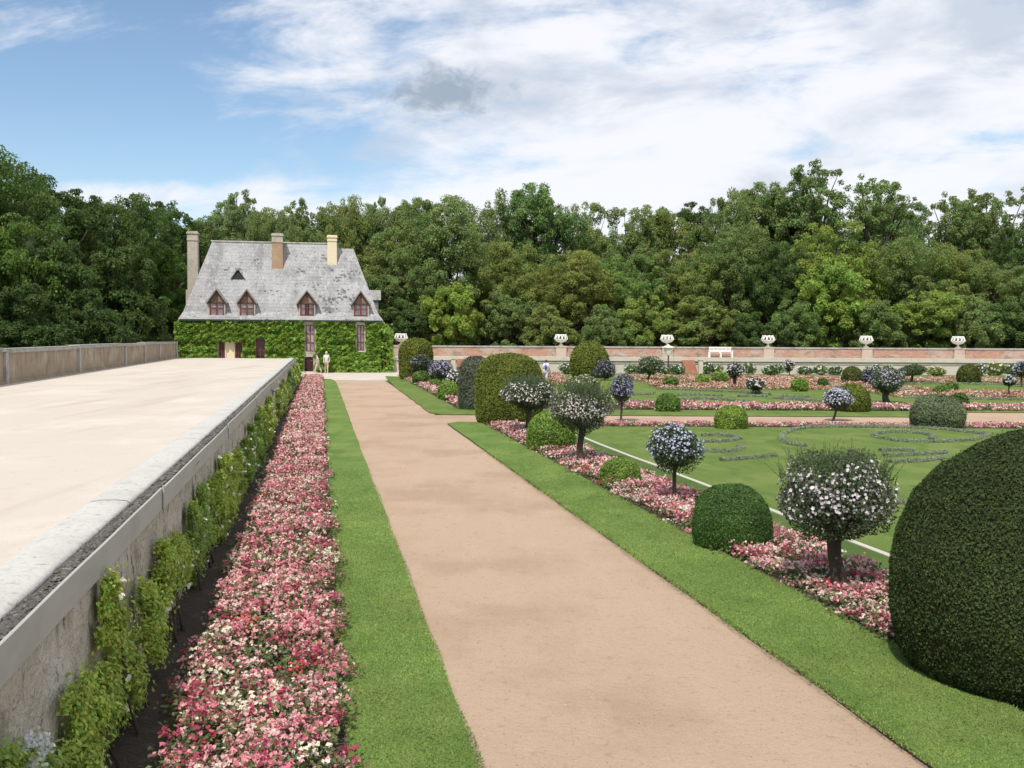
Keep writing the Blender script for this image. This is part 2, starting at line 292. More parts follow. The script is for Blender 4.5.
M_doordark = surf('dark door', [(0.050, 0.018, 0.016), ((0.075, 0.03, 0.026), 5, 0.5, 0.7, 0.6, None)], 0.6)
M_glass = surf('window glass with net curtains', [(0.42, 0.38, 0.38), ((0.16, 0.14, 0.15), 1.4, 0.45, 0.65, 0.8, None)], 0.12, (), 0.6)
M_glassdark = surf('dark window glass', [(0.035, 0.033, 0.035)], 0.08, (), 0.6)
M_white = surf('white paint', [(0.80, 0.79, 0.76), ((0.66, 0.65, 0.61), 6, 0.55, 0.75, 0.5, None)], 0.6)
M_bin = surf('grey bin metal', [(0.40, 0.40, 0.40), ((0.50, 0.50, 0.49), 5, 0.5, 0.7, 0.5, (1, 1, 0.3))], 0.5)
M_iron = surf('dark iron', [(0.035, 0.045, 0.038)], 0.5)
M_lantern = surf('milky lantern glass', [(0.86, 0.80, 0.68), ((0.76, 0.70, 0.57), 3, 0.5, 0.7, 0.5, None)], 0.35)
M_paint = surf('cloth and skin', [(0.5, 0.5, 0.5)], 0.8, (), 0.3, usecol=True)
M_edge = surf('white edging stone', [(0.50, 0.47, 0.39), ((0.48, 0.46, 0.38), 3, 0.5, 0.7, 0.6, None)], 0.9, [(25, 0.02, 0.5)])

# ================================================================== SETTING
rng = np.random.default_rng(11); random.seed(5)
tag(MB().add([(-900, -300, -0.03), (900, -300, -0.03), (900, 1800, -0.03), (-900, 1800, -0.03)], [(0, 1, 2, 3)]).build('ground', M_ground), kind='structure')
def sheet(name, poly, z, mat):
    p = np.asarray(poly, float)
    return tag(MB().add(np.c_[p, np.full(len(p), z)], [tuple(range(len(p)))]).build(name, mat), kind='structure')
Y0, Y1 = 35.6, 39.2                                   # cross path
x2 = lambda s, t: ST(s, t)[:2]
sheet('path', [x2(-4, 0.9), x2(-4, 4.5), x2(100, 4.5), x2(100, 0.9)], 0.0, M_path)
def at_Y(t, Y): return (Y - t * PT[1]) / PU[1]        # s where the line t reaches depth Y
ck = [(ST(at_Y(4.4, Y0), 4.4)[0], Y0), (70, Y0), (70, Y1), (ST(at_Y(4.4, Y1), 4.4)[0], Y1)]
sheet('cross_path', ck, 0.004, M_path); sheet('cross_path', [(15.5, Y1 + .002), (70, Y1 + .002), (70, 42.3), (15.5, 42.3)], 0.004, M_path)
sheet('forecourt', [(-34, 69.5), (-8.6, 69.5), (-8.3, 76.0), (-6.0, 84), (-6, 98), (-34, 98)], 0.008, M_drive)

def lawn(name, st_or_xy, z=0.055, mat=None, label=None, step=0.6, path_frame=True, jit=0.013, seed=1):
    """a raised turf panel: top sheet over an earth edge; the outline wanders a little"""
    P = [ST(*q)[:2] if path_frame else np.array(q, float) for q in st_or_xy]
    out = []
    for a, b in zip(P, P[1:] + P[:1]):
        d = np.linalg.norm(b - a); n = max(1, min(400, int(d / step)))
        for k in range(n): out.append(a + (b - a) * k / n)
    out = np.array(out); w = np.c_[out, np.zeros(len(out))]
    out = out + np.c_[wob(w, 0.35, seed), wob(w, 0.4, seed + 1)] * jit
    n = len(out)
    cen = out.mean(0); inn = out + (cen - out) / np.linalg.norm(cen - out, axis=1)[:, None] * 0.03
    mb = MB().add(np.c_[inn, np.full(n, z)], [tuple(range(n))])
    e = MB(); V = np.concatenate([np.c_[out, np.full(n, -0.02)], np.c_[out, np.full(n, z - 0.025)], np.c_[inn, np.full(n, z)]])
    i = np.arange(n); j = (i + 1) % n
    o = tag(mb.build(name, mat or M_lawn), kind='structure')
    e.add(V, np.stack([i, j, n + j, n + i], 1)); e.build('turf_edge', M_soil, o)
    mb2 = MB().add(V, np.stack([n + i, n + j, 2 * n + j, 2 * n + i], 1)); mb2.build('turf_lip', mat or M_lawn, o)
    return o
sL = 72.0
lawn('lawn', [(-3, 0.20), (-3, 1.10), (66, 1.10), (70, 1.0), (sL, 0.75), (sL, 0.20)], seed=3)
sN = at_Y(4.3, Y0 - 0.15)
lawn('lawn', [(-3, 4.30), (-3, 5.64), (at_Y(5.64, 34.6), 5.64), (at_Y(5.64, Y0 - .1), 5.64), (sN + 0.2, 4.9), (sN - 0.5, 4.42)], seed=5)
pa = [ST(-3, 7.15)[:2], (40, -10 + 0.0), (60, 34.2)]
sW = at_Y(7.87, 34.0)
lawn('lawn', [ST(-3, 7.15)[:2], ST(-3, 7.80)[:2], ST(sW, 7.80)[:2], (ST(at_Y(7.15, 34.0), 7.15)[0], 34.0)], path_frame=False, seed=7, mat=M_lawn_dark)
lawn('lawn', [ST(-3, 7.95)[:2], (60, 0), (60, 34.0), ST(sW, 7.95)[:2]], path_frame=False, seed=9, step=1.2, mat=M_parterre)
o = MB(); P = []
for s in np.linspace(-3, sW, 60): P.append(s)
P = np.array(P); gr = np.zeros((60, 4, 3))
for k, (t, z) in enumerate([(7.815, 0.0), (7.82, 0.060), (7.93, 0.060), (7.935, 0.0)]):
    tt = t + 0.02 * wob(np.c_[P, P * 0], 0.3, 3); gr[:, k] = pst(np.c_[P, tt, np.full(60, z)])
tag(o.grid(gr).build('edging', M_edge), kind='structure')
# far side of the cross path
xl = lambda Y, t: ST(at_Y(t, Y), t)[0]
lawn('lawn', [(xl(Y1, 4.5) + .25, Y1), (16.6, Y1), (19.2, 41.9), (60, 41.9), (60, 43.4), (20.5, 43.4), (17, 41.9), (xl(41.9, 5.7), 41.9), (xl(75, 5.9), 75.5), (xl(76, 5.0) - 0.1, 76.5), (xl(72, 4.8), 72), (xl(60, 4.5), 60), (xl(45, 4.4), 45), (xl(40.2, 4.35), 40.2)], path_frame=False, seed=13, jit=0.03, step=0.8, mat=M_parterre)
lawn('lawn', [(xl(45.6, 7.2), 45.5), (60, 45.5), (60, 84.5), (xl(84, 7.2), 84.5)], path_frame=False, seed=15, step=3, mat=M_parterre)
# soil under the long bed and along the wall
sheet('soil_strip', [x2(-3, -1.70), x2(-3, 0.21), x2(76, 0.21), x2(76, -1.70)], 0.012, M_soil)
sheet('soil_strip', [x2(-3, 5.62), x2(-3, 7.17), x2(at_Y(7.17, 34.3), 7.17), x2(at_Y(5.62, 34.6), 5.62)], 0.012, M_soil)
sheet('soil_strip', [(xl(34.0, 7.0), 34.02), (60, 34.02), (60, Y0 - 0.02), (xl(Y0, 7.0), Y0 - 0.02)], 0.012, M_soil)
sheet('soil_strip', [(xl(41.9, 5.7), 41.95), (60, 41.95), (60, 45.6), (xl(45.6, 7.2), 45.6), (xl(77, 7.2), 77), (xl(77, 5.9), 77)], 0.012, M_soil)

# ------------------------------------------------------------------ raised drive and its walls
TZ = 1.50
sheet('drive', [x2(-3, -2.1), ST(at_Y(-2.1, 70.5), -2.1)[:2], ST(at_Y(-9.9, 70.5), -9.9)[:2], x2(-3, -9.9)], TZ, M_drive)
w = thing('retaining_wall', ST(30, -1.62), 'long low rubble wall with pale rounded cap and grey metal band beside the flower border', 'wall')
sE = at_Y(-1.62, 70.5)
S = np.linspace(-3, sE, 240); Zs = np.linspace(-0.05, 1.5, 10)
gs, gz = np.meshgrid(S, Zs, indexing='ij'); q = np.stack([gs, np.full_like(gs, -1.64), gz], 2).reshape(-1, 3)
q[:, 1] += 0.018 * wob(q[:, [0, 2]], 1.1, 4) + 0.012 * wob(q[:, [0, 2]], 3.1, 5)
MB().grid(pst(q).reshape(len(S), len(Zs), 3)).build('wall_face', M_wall, w, True)
e = MB(); e.add([*(D(293, 400, 70.5) * 0 + ST(sE, -1.64, z) for z in (0, 1.46)), ST(at_Y(-10.2, 70.5), -10.2, 1.46), ST(at_Y(-10.2, 70.5), -10.2, 0)], [(0, 1, 2, 3)])
e.build('end_face', M_wall, w)
def strip(prof, s0, s1, n, mat, name, parent, nz=0.0, seed=1, smooth=True):
    S = np.linspace(s0, s1, n); g = np.zeros((n, len(prof), 3))
    for k, (t, z) in enumerate(prof):
        q = np.c_[S, np.full(n, t), np.full(n, z)]
        if nz: q[:, 1] += nz * wob(np.c_[S, np.full(n, k * .3)], 0.9, seed); q[:, 2] += nz * wob(np.c_[S, np.full(n, k * .4)], 1.3, seed + 1)
        g[:, k] = pst(q)
    return MB().grid(g).build(name, mat, parent, smooth)
strip([(-1.60, 1.40), (-1.62, 1.485), (-1.70, 1.50), (-1.80, 1.49), (-1.84, 1.46)], -3, sE, 400, M_rubble, 'rubble_ledge', w, 0.012, 7)
capb = [-3, 1.4, 4.4, 7.1, 9.9, 12.6, 15.7, 18.4, 21.6, 24.9, 28, 32, 36, 41, 46, 52, 58, 65, sE]
for a, b in zip(capb, capb[1:]):
    dz = rng.uniform(-.002, .002); dt = rng.uniform(-.003, .003)
    strip([(-1.765 + dt, 1.45), (-1.765 + dt, 1.512 + dz), (-1.80 + dt, 1.528 + dz), (-1.90 + dt, 1.542 + dz), (-2.02 + dt, 1.543 + dz), (-2.12 + dt, 1.53 + dz), (-2.18 + dt, 1.495)], a + .002, b - .002, 14, M_cap, 'cap_stone', w, 0.004, 40)
r = np.random.default_rng(3); st_ = MB(); n = 1500
ico = np.array([(0, 0, 1), (.9, 0, .1), (0, .9, -.1), (-.9, 0, .1), (0, -.9, 0), (0, 0, -1)], float)
icf = [(0, 1, 2), (0, 2, 3), (0, 3, 4), (0, 4, 1), (5, 2, 1), (5, 3, 2), (5, 4, 3), (5, 1, 4)]
ss = 3.5 + 60 * r.random(n) ** 2.2
for k in range(n):
    c = ST(ss[k], r.uniform(-1.76, -1.635), 1.50); sz = r.uniform(.008, .026) * (1 + ss[k] / 40)
    st_.add(c + (ico * r.uniform(.7, 1.3, (6, 3))) * sz * np.array([1, 1, .7]), icf)
tag(st_.build('rubble_stones', M_rubble, w), kind='stuff')
joints = [-3, 2.6, 10.7, 18.2, 26.2, 34.2, 46.5, 58, sE]
for a, b in zip(joints, joints[1:]):
    dz = rng.uniform(-.010, .010); dz2 = dz + rng.uniform(-.012, .012); t = -1.592
    S = np.linspace(a + .01, b - .01, 30); g = np.zeros((30, 5, 3)); bow = .006 * wob(np.c_[S, S], .5, int(a + 9))
    for k, (tt, z) in enumerate([(-.022, 1.31), (0, 1.31), (0, 1.525), (-.012, 1.531), (-.022, 1.525)]):
        g[:, k] = pst(np.c_[S, t + tt + bow, z + np.linspace(dz, dz2, 30)])
    MB().grid(g).build('metal_band', M_zinc, w)
    if b < sE - 1:
        m = MB().box(b - .035, b + .035, -1.588, -1.575, 1.27, 1.55, tf=pst).box(b - .02, b + .02, -1.576, -1.568, 1.30, 1.32, tf=pst)
        m.build('band_bracket', M_zinc, w)
m = MB(); m.tube([ST(34.4, -1.52, z) for z in (0, .5, 1.0, 1.3)], .055, 10).box(34.3, 34.5, -1.60, -1.45, 1.24, 1.30, tf=pst); m.build('drain_pipe', M_zinc, w, True)

pw = thing('parapet_wall', ST(50, -9.95, TZ), 'brown stained stone parapet with grey coping on the far left side of the drive', 'wall')
pe = at_Y(-9.95, 70.5); pj = [14, 22, 30, 34.5, 44.5, 54.6, 60.5, 66.0, pe]
for i, (a, b) in enumerate(zip(pj, pj[1:])):
    h = 2.50 + [0.02, .0, .03, .0, .035, 0, .04, .02][i]
    MB().box(a, b - .02, -10.30, -9.93, 1.40, h, tf=pst).box(a, b - .02, -9.93, -9.86, 1.45, 1.60, tf=pst).build('parapet_panel', M_parapet, pw)
    MB().box(a - .01, b - .03, -10.38, -9.87, h, h + .10, tf=pst).box(a + .02, b - .06, -10.33, -9.92, h + .10, h + .14, tf=pst).build('coping', M_coping, pw)
    if i > 1: MB().box(a - .16, a + .16, -10.2, -9.85, 1.45, h - .004, tf=pst).build('pilaster', M_coping, pw)
MB().box(pe - .5, pe, -10.45, -9.84, 1.40, 2.66, tf=pst).build('end_pier', M_coping, pw)
tag(MB().box(-3, pe, -10.32, -9.95, -0.1, 1.39, tf=pst).build('embankment', M_wall), kind='structure')
b = G(98.5, 369, TZ); bn = thing('litter_bin', b, 'small grey cylindrical litter bin standing against the brown parapet', 'bin')
mm = b[1] / FOC; MB().lathe([(.20, 0), (.225, .03), (.225, .86), (.21, .88)], b, 20).build('bin_body', M_bin, bn, True)
MB().lathe([(.235, .88), (.24, .93), (.20, 1.0), (.06, 1.04)], b, 20).build('lid', M_zinc, bn, True)
MB().lathe([(.05, -.0), (.24, .01), (.24, .04), (.22, .05)], b, 20).build('foot_ring', M_iron, bn, True)

# ================================================================== HOUSE
HY = 84.0
hb = D(280, 372.5, HY); HO = np.array([hb[0], HY]); HT = 0.19
hr_, hu_ = np.array([math.cos(HT), math.sin(HT)]), np.array([-math.sin(HT), math.cos(HT)])
hc_ = np.array([HO[0] + (-HO) @ hr_, HY + (-HO) @ hu_, CAMH])           # the camera seen from the house's own square frame
def hray(px, py):
    d = ray(px, py); return np.array([d[:2] @ hr_, d[:2] @ hu_, d[2]])
def HD(px, py, Y):
    d = hray(px, py); return hc_ + d * ((Y - hc_[1]) / d[1])
def square(o):                                                          # turn a finished thing from that frame into the world
    p = np.array(o.location[:2]) - HO; q = HO + p[0] * hr_ + p[1] * hu_; o.location = (q[0], q[1], o.location.z); o.rotation_euler = (0, 0, HT)
h = thing('slate_roofed_house', (hb[0], HY + 4, 0), 'ivy covered stone house with steep pale slate roof, three chimneys and four dormers', 'house')
X = lambda px, Y=HY: HD(px, 340, Y)[0]
Z = lambda py, Y=HY, px=290: HD(px, py, Y)[2]
MB().box(X(182), X(379.5), HY, HY + 8.0, -.1, Z(319.5)).build('wall', M_oldstone, h)
eY, fY, rY = HY - .45, HY + .35, HY + 4.0
ze, zf, zr = Z(319.5, eY), Z(312.5, fY), Z(243.3, rY)
slope = (zr - zf) / (rY - fY); zl = zr - .38; lY = fY + (zl - zf) / slope
e0, e1 = X(178.5, eY), X(383, eY); f0, f1 = X(183.5, fY), X(378, fY); r0, r1, r2 = X(213, rY), X(339, rY), X(353.5, rY)
back = lambda y: 2 * rY - y
rf = MB()
V = [(e0, eY, ze), (e1, eY, ze), (f0, fY, zf), (f1, fY, zf), (r0, rY, zr), (r1, rY, zr), (r1, lY, zl), (r2, lY, zl),
     (e0, back(eY), ze), (e1, back(eY), ze), (f0, back(fY), zf), (f1, back(fY), zf), (r1, back(lY), zl), (r2, back(lY), zl), (e0, eY, ze - .10), (e1, eY, ze - .10), (e0, back(eY), ze - .1), (e1, back(eY), ze - .1)]
rf.add(V, [(0, 1, 3, 2), (2, 3, 7, 6, 5, 4), (8, 10, 11, 9), (10, 4, 5, 12, 13, 11), (0, 2, 10, 8), (2, 4, 10), (1, 9, 11, 3), (3, 11, 13, 7), (6, 7, 13, 12), (5, 6, 12), (14, 15, 1, 0), (15, 17, 9, 1), (17, 16, 8, 9), (16, 14, 0, 8), (14, 16, 17, 15)])
roof = rf.build('roof', M_slate, h)
MB().tube([(r0 - .1, rY, zr + .02), (r1, rY, zr + .02)], .09, 8).build('ridge', M_coping, roof)
MB().box(e0 + .1, e1 - .1, eY - .07, eY - .01, ze - .17, ze - .04).build('gutter', M_iron, h)
def fr_pt(px, py, off=0.0):                             # a point of the front roof slope seen at a pixel
    d = hray(px, py); c = hc_; nrm = np.array([0, -slope, 1.0]); k = (np.array([0, fY, zf + off]) - c) @ nrm / (d @ nrm); return c + d * k
ds = MB(); rr = np.random.default_rng(8)
for px, py, n in [(330, 270, 5), (345, 275, 7), (352, 272, 5), (337, 280, 6), (342, 292, 9), (347, 297, 8), (328, 301, 12), (331, 310, 9), (338, 300, 7), (323, 258, 5), (300, 270, 4), (312, 285, 4), (270, 290, 3), (352, 300, 6), (325, 309, 10), (260, 262, 3), (228, 268, 3)]:
    for k in range(n):
        p = fr_pt(px + rr.normal() * 3.2, py + rr.normal() * 1.8); w_ = rr.uniform(.05, .12); hh = rr.uniform(.035, .08); nv = np.array([0, -slope, 1]) / math.hypot(slope, 1); uv = np.array([0, 1, slope]) / math.hypot(slope, 1)
        a = rr.uniform(-.3, .3); ex = np.array([1, 0, 0]) * math.cos(a) + uv * math.sin(a); ey = np.cross(nv, ex)
        ds.poly3([p + ex * w_ * i + ey * hh * j + nv * .01 for i, j in ((-1, -1), (1, -1), (1, 1), (-1, 1))], nv * .025)
tag(ds.build('displaced_slates', M_slate_dark, roof), kind='stuff')
def chimney(x0, x1, ytop, ybot, Y, mat, capmat, depth=.9, band=8, widen=0):
    a, b_ = X(x0, Y), X(x1, Y); zt, zb = Z(ytop, Y), Z(ybot, Y) - .8; zc = Z(ytop + band, Y); c = (a + b_) / 2; wd = (b_ - a) / 2
    mb = MB(); mb.add([(c - wd * s - widen * (s > 1), Y - q, zb if s > 1 else zc) for s in (1.06, .95) for q in (0,)] * 0 + [(c + sx * wd * 1.04, Y + sy, zb) for sx, sy in ((-1, 0), (1, 0), (1, depth), (-1, depth))] + [(c + sx * wd * .96, Y + sy, zc) for sx, sy in ((-1, .02), (1, .02), (1, depth - .02), (-1, depth - .02))],
                      [(0, 1, 5, 4), (1, 2, 6, 5), (2, 3, 7, 6), (3, 0, 4, 7), (4, 5, 6, 7)])
    ch = mb.build('chimney', mat, roof)
    k = MB().box(c - wd * .98, c + wd * .98, Y + .0, Y + depth, zc, zt - .22).box(c - wd * 1.12, c + wd * 1.12, Y - .07, Y + depth + .07, zt - .22, zt - .08).box(c - wd * .98, c + wd * .98, Y, Y + depth, zt - .08, zt)
    k.box(c - wd * 1.05, c + wd * 1.05, Y - .03, Y + depth + .03, zc - .1, zc + .03)
    # the cap joins its stack into one chimney
    k.build('chimney_cap', capmat, roof); return ch
pc = fr_pt(278, 269); chimney(272.3, 283.3, 233.5, 270, pc[1], M_hbrick, M_oldstone)
pc = fr_pt(332, 265); chimney(327.6, 337.2, 234, 266, pc[1], M_cream, M_cream, band=5)
chimney(188.0, 198.6, 233.5, 372, rY + .4, M_oldstone, M_oldstone, depth=1.1)
MB().box(X(186, rY), X(194, rY), rY + .2, rY + 1.7, 0, Z(291, rY)).build('chimney_base', M_oldstone, h)
# roof window hole with its rounded hood
p = fr_pt(238, 279); q = fr_pt(238, 269)
l = MB(); wv = .47; fy = p[1] - .12
tri = [(p[0] - wv, fy, p[2]), (p[0] + wv, fy, p[2]), (p[0], fy, p[2] + .72)]
l.poly3([(p[0] - wv, fy + .05, p[2]), (p[0] + wv, fy + .05, p[2]), (p[0], fy + .05, p[2] + .70)], (0, .3, 0)); l.build('vent_opening', M_iron, roof)
l = MB()
for sgn in (-1, 1):
    A_ = np.array([p[0] + sgn * (wv + .12), fy - .06, p[2] - .02]); B_ = np.array([p[0], fy - .06, p[2] + .86]); l.add([A_, B_, B_ + (0, .95, 0), A_ + (0, .6, 0), A_ + (0, 0, .09), B_ + (0, 0, .09), B_ + (0, .95, .09), A_ + (0, .6, .09)], [(0, 1, 2, 3), (4, 5, 6, 7), (0, 1, 5, 4), (3, 2, 6, 7)])
l.lathe([(.02, -.1), (.2, -.08), (.24, .1), (.12, .26), (.01, .3)], (p[0], fy + .1, p[2] + .82), 10); l.build('vent_hood', M_coping, roof)
def dormer(cx, xl_, xr_, ybot, open_=False):
    Y = HY - .05; a, b_, c = X(xl_, Y), X(xr_, Y), X(cx, Y); zb, zg, za = Z(ybot, Y), Z(303.0, Y), Z(291.6, Y); wd = .58
    d = MB().box(c - wd - .10, c - wd, Y + .02, Y + 2.2, zb - .1, zg).box(c + wd, c + wd + .10, Y + .02, Y + 2.2, zb - .1, zg).box(c - wd - .1, c + wd + .1, Y - .04, Y + .4, zb - .16, zb)
    d.build('dormer', M_oldstone, h); dm = h.children[-1]
    dm = [o for o in h.children if o.name.startswith('dormer')][-1]
    g = MB()
    for sgn in (-1, 1):                                  # the two little roof planes
        A_ = np.array([c + sgn * (b_ - a) / 2, Y - .22, zg - .12]); B_ = np.array([c, Y - .22, za + .06]); dpt = np.array([0, 2.6, 0])
        nn = np.array([sgn * .09, 0, .09]); g.add([A_, B_, B_ + dpt, A_ + dpt, A_ + nn, B_ + nn * [0, 1, 1.4], B_ + nn * [0, 1, 1.4] + dpt, A_ + nn + dpt], [(0, 1, 2, 3), (7, 6, 5, 4), (0, 4, 5, 1), (0, 3, 7, 4), (3, 2, 6, 7)])
    g.build('dormer_roof', M_dslate, dm)
    t = MB(); t.poly3([(c - wd, Y + .06, zg - .02), (c + wd, Y + .06, zg - .02), (c, Y + .06, za - .1)], (0, .1, 0)); t.build('gable_board', M_gable, dm)
    t = MB()
    for sgn in (-1, 1): t.poly3([(c + sgn * (wd + .2), Y - .06, zg - .14), (c + sgn * (wd + .06), Y - .06, zg - .14), (c, Y - .06, za - .12), (c, Y - .06, za + .03)], (0, .09, 0))
    t.box(c - .05, c + .05, Y - .02, Y + .05, zg, za - .12).box(c - wd, c + wd, Y - .03, Y + .05, zg - .08, zg + .02); t.build('barge_board', M_wood, dm)
    wf = MB().box(c - wd, c - wd + .09, Y, Y + .08, zb, zg - .08).box(c + wd - .09, c + wd, Y, Y + .08, zb, zg - .08).box(c - .05, c + .05, Y, Y + .08, zb, zg - .08).box(c - wd, c + wd, Y - .01, Y + .09, zb, zb + .10)
    zm = zb + (zg - zb) * .62; wf.box(c - wd + .09, c + wd - .09, Y + .01, Y + .07, zm - .035, zm + .035)
    for k in (.22, .42): wf.box(c - wd + .09, c + wd - .09, Y + .02, Y + .06, zb + (zg - zb) * k - .015, zb + (zg - zb) * k + .015)
    wf.build('window_frame', M_red, dm)
    if open_:
        MB().box(c - wd + .09, c - .17, Y + .1, Y + .12, zb + .1, zg - .1).box(c + .17, c + wd - .09, Y + .1, Y + .12, zb + .1, zg - .1).build('pane', M_glass, dm)
        MB().box(c - .16, c + .16, Y + .09, Y + .12, zb + .1, zg - .1).build('open_gap', M_iron, dm)
    else: MB().box(c - wd + .09, c + wd - .09, Y + .1, Y + .12, zb + .1, zg - .1).build('pane', M_glass, dm)
for a in ((217, 207.5, 227.2, 317.5), (247, 237.8, 257.2, 317.5), (307.2, 297.6, 318.0, 315.8, True), (360.8, 351.5, 369.8, 315.8)): dormer(*a)
sd = MB(); sy = rY - .6; sd.add([(X(366, sy), sy, Z(299, sy)), (X(381, sy), sy, Z(299, sy)), (X(381, sy), sy + 1.6, Z(299, sy)), (X(366, sy), sy + 1.6, Z(299, sy)), (X(364, sy), sy + .35, Z(288.6, sy)), (X(381, sy), sy + .35, Z(289, sy)), (X(381, sy), sy + 1.3, Z(289, sy)), (X(364, sy), sy + 1.3, Z(288.6, sy))],
                                   [(0, 1, 5, 4), (1, 2, 6, 5), (4, 5, 6, 7), (2, 3, 7, 6), (0, 3, 2, 1)]); sd.build('side_dormer_roof', M_slate, roof)
MB().box(X(366, sy), X(378.5, sy), sy + .15, sy + 1.4, Z(311, sy), Z(299, sy) - .003).build('side_dormer_wall', M_slate_dark, roof)
# ground-floor openings
Yw = HY - .10
def opening(name, x0, x1, y0, y1, frame, pane, surround=None, bars=(1, 2), y=Yw, arch=False):
    a, b_, zt, zb = X(x0, y), X(x1, y), Z(y0, y), max(Z(y1, y), .02)
    f = MB(); t = .07
    f.box(a, a + t, y, y + .09, zb, zt).box(b_ - t, b_, y, y + .09, zb, zt).box(a + t, b_ - t, y, y + .09, zt - t, zt).box(a + t, b_ - t, y, y + .09, zb, zb + t)
    for k in range(bars[0]): xx = a + (b_ - a) * (k + 1) / (bars[0] + 1); f.box(xx - .04, xx + .04, y + .01, y + .07, zb + t, zt - t)
    for k in range(bars[1]): zz = zb + (zt - zb) * (k + 1) / (bars[1] + 1); f.box(a + t, b_ - t, y + .015, y + .065, zz - .025, zz + .025)
    wo = f.build(name, frame, h)
    MB().box(a + t, b_ - t, y + .07, y + .095, zb + t, zt - t).build('pane' if pane in (M_glass, M_glassdark) else 'panel', pane, wo)
    if surround:
        s_ = MB().box(a - .16, a - .004, y - .06, y + .097, zb, zt).box(b_ + .004, b_ + .16, y - .06, y + .097, zb, zt).box(a - .2, b_ + .2, y - .08, y + .097, zt + .003, zt + .28).box(a - .2, b_ + .2, y - .1, y + .097, zb - .12, zb - .003); s_.build('surround', surround, wo)
    return wo
opening('window', 219, 224.3, 340, 362, M_red, M_glassdark, None, (1, 3))
opening('shutter', 225, 234.6, 340.5, 364, M_cream, M_cream, None, (0, 0))
opening('window', 235.4, 241.5, 343, 364, M_red, M_glassdark, None, (1, 3))
opening('window', 256, 264.5, 336, 360, M_red, M_glassdark, None, (1, 4))
opening('window', 305.8, 314.5, 324.5, 351.5, M_red, M_glass, M_oldstone, (1, 2))
opening('window', 357, 364.3, 324.5, 350.5, M_red, M_glass, M_pale, (1, 2))
a, b_, zt = X(304.5, Yw), X(313, Yw), Z(357, Yw)
dr = MB(); c = (a + b_) / 2; ww = (b_ - a) / 2
dr.poly3([(c + ww * math.cos(t) * 1.0, Yw, zt - .3 + .3 * math.sin(t)) for t in np.linspace(0, math.pi, 11)] + [(a, Yw, .0), (b_, Yw, .0)], (0, .08, 0)); dr = dr.build('door', M_doordark, h)
MB().lathe([(.0, -.03), (.035, -.02), (.035, .02), (.0, .03)], (c + .25, Yw - .05, 1.0), 8).build('handle', M_zinc, dr)
s_ = MB().box(a - .2, a - .01, Yw - .08, Yw + .08, 0, zt - .1).box(b_ + .01, b_ + .2, Yw - .08, Yw + .08, 0, zt - .1).box(a - .25, b_ + .25, Yw - .1, Yw + .08, zt + .02, zt + .32); s_.build('door_surround', M_oldstone, h)
s_ = MB().box(a - .45, b_ + .4, Yw - .55, Yw - .1, -.02, .10); s_.build('door_step', M_pale, h)

# ivy: one plant all over the front, thick lumps, holes where the windows are
def ivy():
    r = np.random.default_rng(21); n = 26000
    px = r.uniform(175.5, 393.5, n); py = r.uniform(320.3, 373.0, n)
    holes = [(216.5, 243, 341, 375), (254.5, 265.8, 338, 362), (303.8, 316.2, 320, 356), (303, 315, 353, 374), (355, 366, 321, 352)]
    keep = np.ones(n, bool)
    jx = px + 1.1 * wob(np.c_[px, py] / 10, 1.3, 2); jy = py + 1.2 * wob(np.c_[px, py] / 10, 1.4, 3)
    for x0, x1, y0, y1 in holes: keep &= ~((jx > x0) & (jx < x1) & (jy > y0) & (jy < y1))
    keep &= ~((px > 382) & (py < 319 + (px - 382) * 1.1)); keep &= ~((px < 178) & (py < 322))
    px, py = px[keep], py[keep]; n = len(px)
    Q = np.array([HD(a, b, HY - .25) for a, b in zip(px, py)]); Q[:, 2] = np.maximum(Q[:, 2], .03)
    lump = 0.45 + 0.62 * wob(Q[:, [0, 2]], .85, 6, 12) + .5 * wob(Q[:, [0, 2]], 2.1, 7, 12)
    dep = .10 + .60 * np.clip(lump * .7 + .2, 0, 1.3) * r.uniform(.55, 1, n) + .25 * np.clip(1.6 - Q[:, 2], 0, 1.6) * r.uniform(.3, 1, n)
    e = 0.05; gx = (wob(Q[:, [0, 2]] + [e, 0], .85, 6, 12) - wob(Q[:, [0, 2]] - [e, 0], .85, 6, 12)) / (2 * e) * .5 + (wob(Q[:, [0, 2]] + [e, 0], 2.1, 7, 12) - wob(Q[:, [0, 2]] - [e, 0], 2.1, 7, 12)) / (2 * e) * .3
    gz = (wob(Q[:, [0, 2]] + [0, e], .85, 6, 12) - wob(Q[:, [0, 2]] - [0, e], .85, 6, 12)) / (2 * e) * .5 + (wob(Q[:, [0, 2]] + [0, e], 2.1, 7, 12) - wob(Q[:, [0, 2]] - [0, e], 2.1, 7, 12)) / (2 * e) * .3
    Q[:, 1] = HY - dep; N = np.c_[-gx * .5, -np.ones(n), .75 - gz * .5]
    right = px > 380; Q[right, 1] += r.uniform(0, 2.2, right.sum())
    mb = MB(); col = vary(r, (.20, .325, .046), n, .40, .18); mb.leaves(Q, N, r.uniform(.10, .20, n), r, .5, .8, col)
    return mb
iv = thing('ivy', (hb[0], HY - .3, 0), 'bright green ivy covering the front of the house around its windows', 'climbing plant')
ivy().build('leaves', M_soft, iv)
for px in (183, 200, 214, 246, 270, 285, 298, 322, 340, 352, 372, 386):
    MB().tube([HD(px + random.uniform(-2, 2) * k, 372.5 - 12 * k, HY - .08) for k in range(4)], [.06, .05, .035, .02], 6).build('stem', M_bark, iv)
square(h); square(iv)

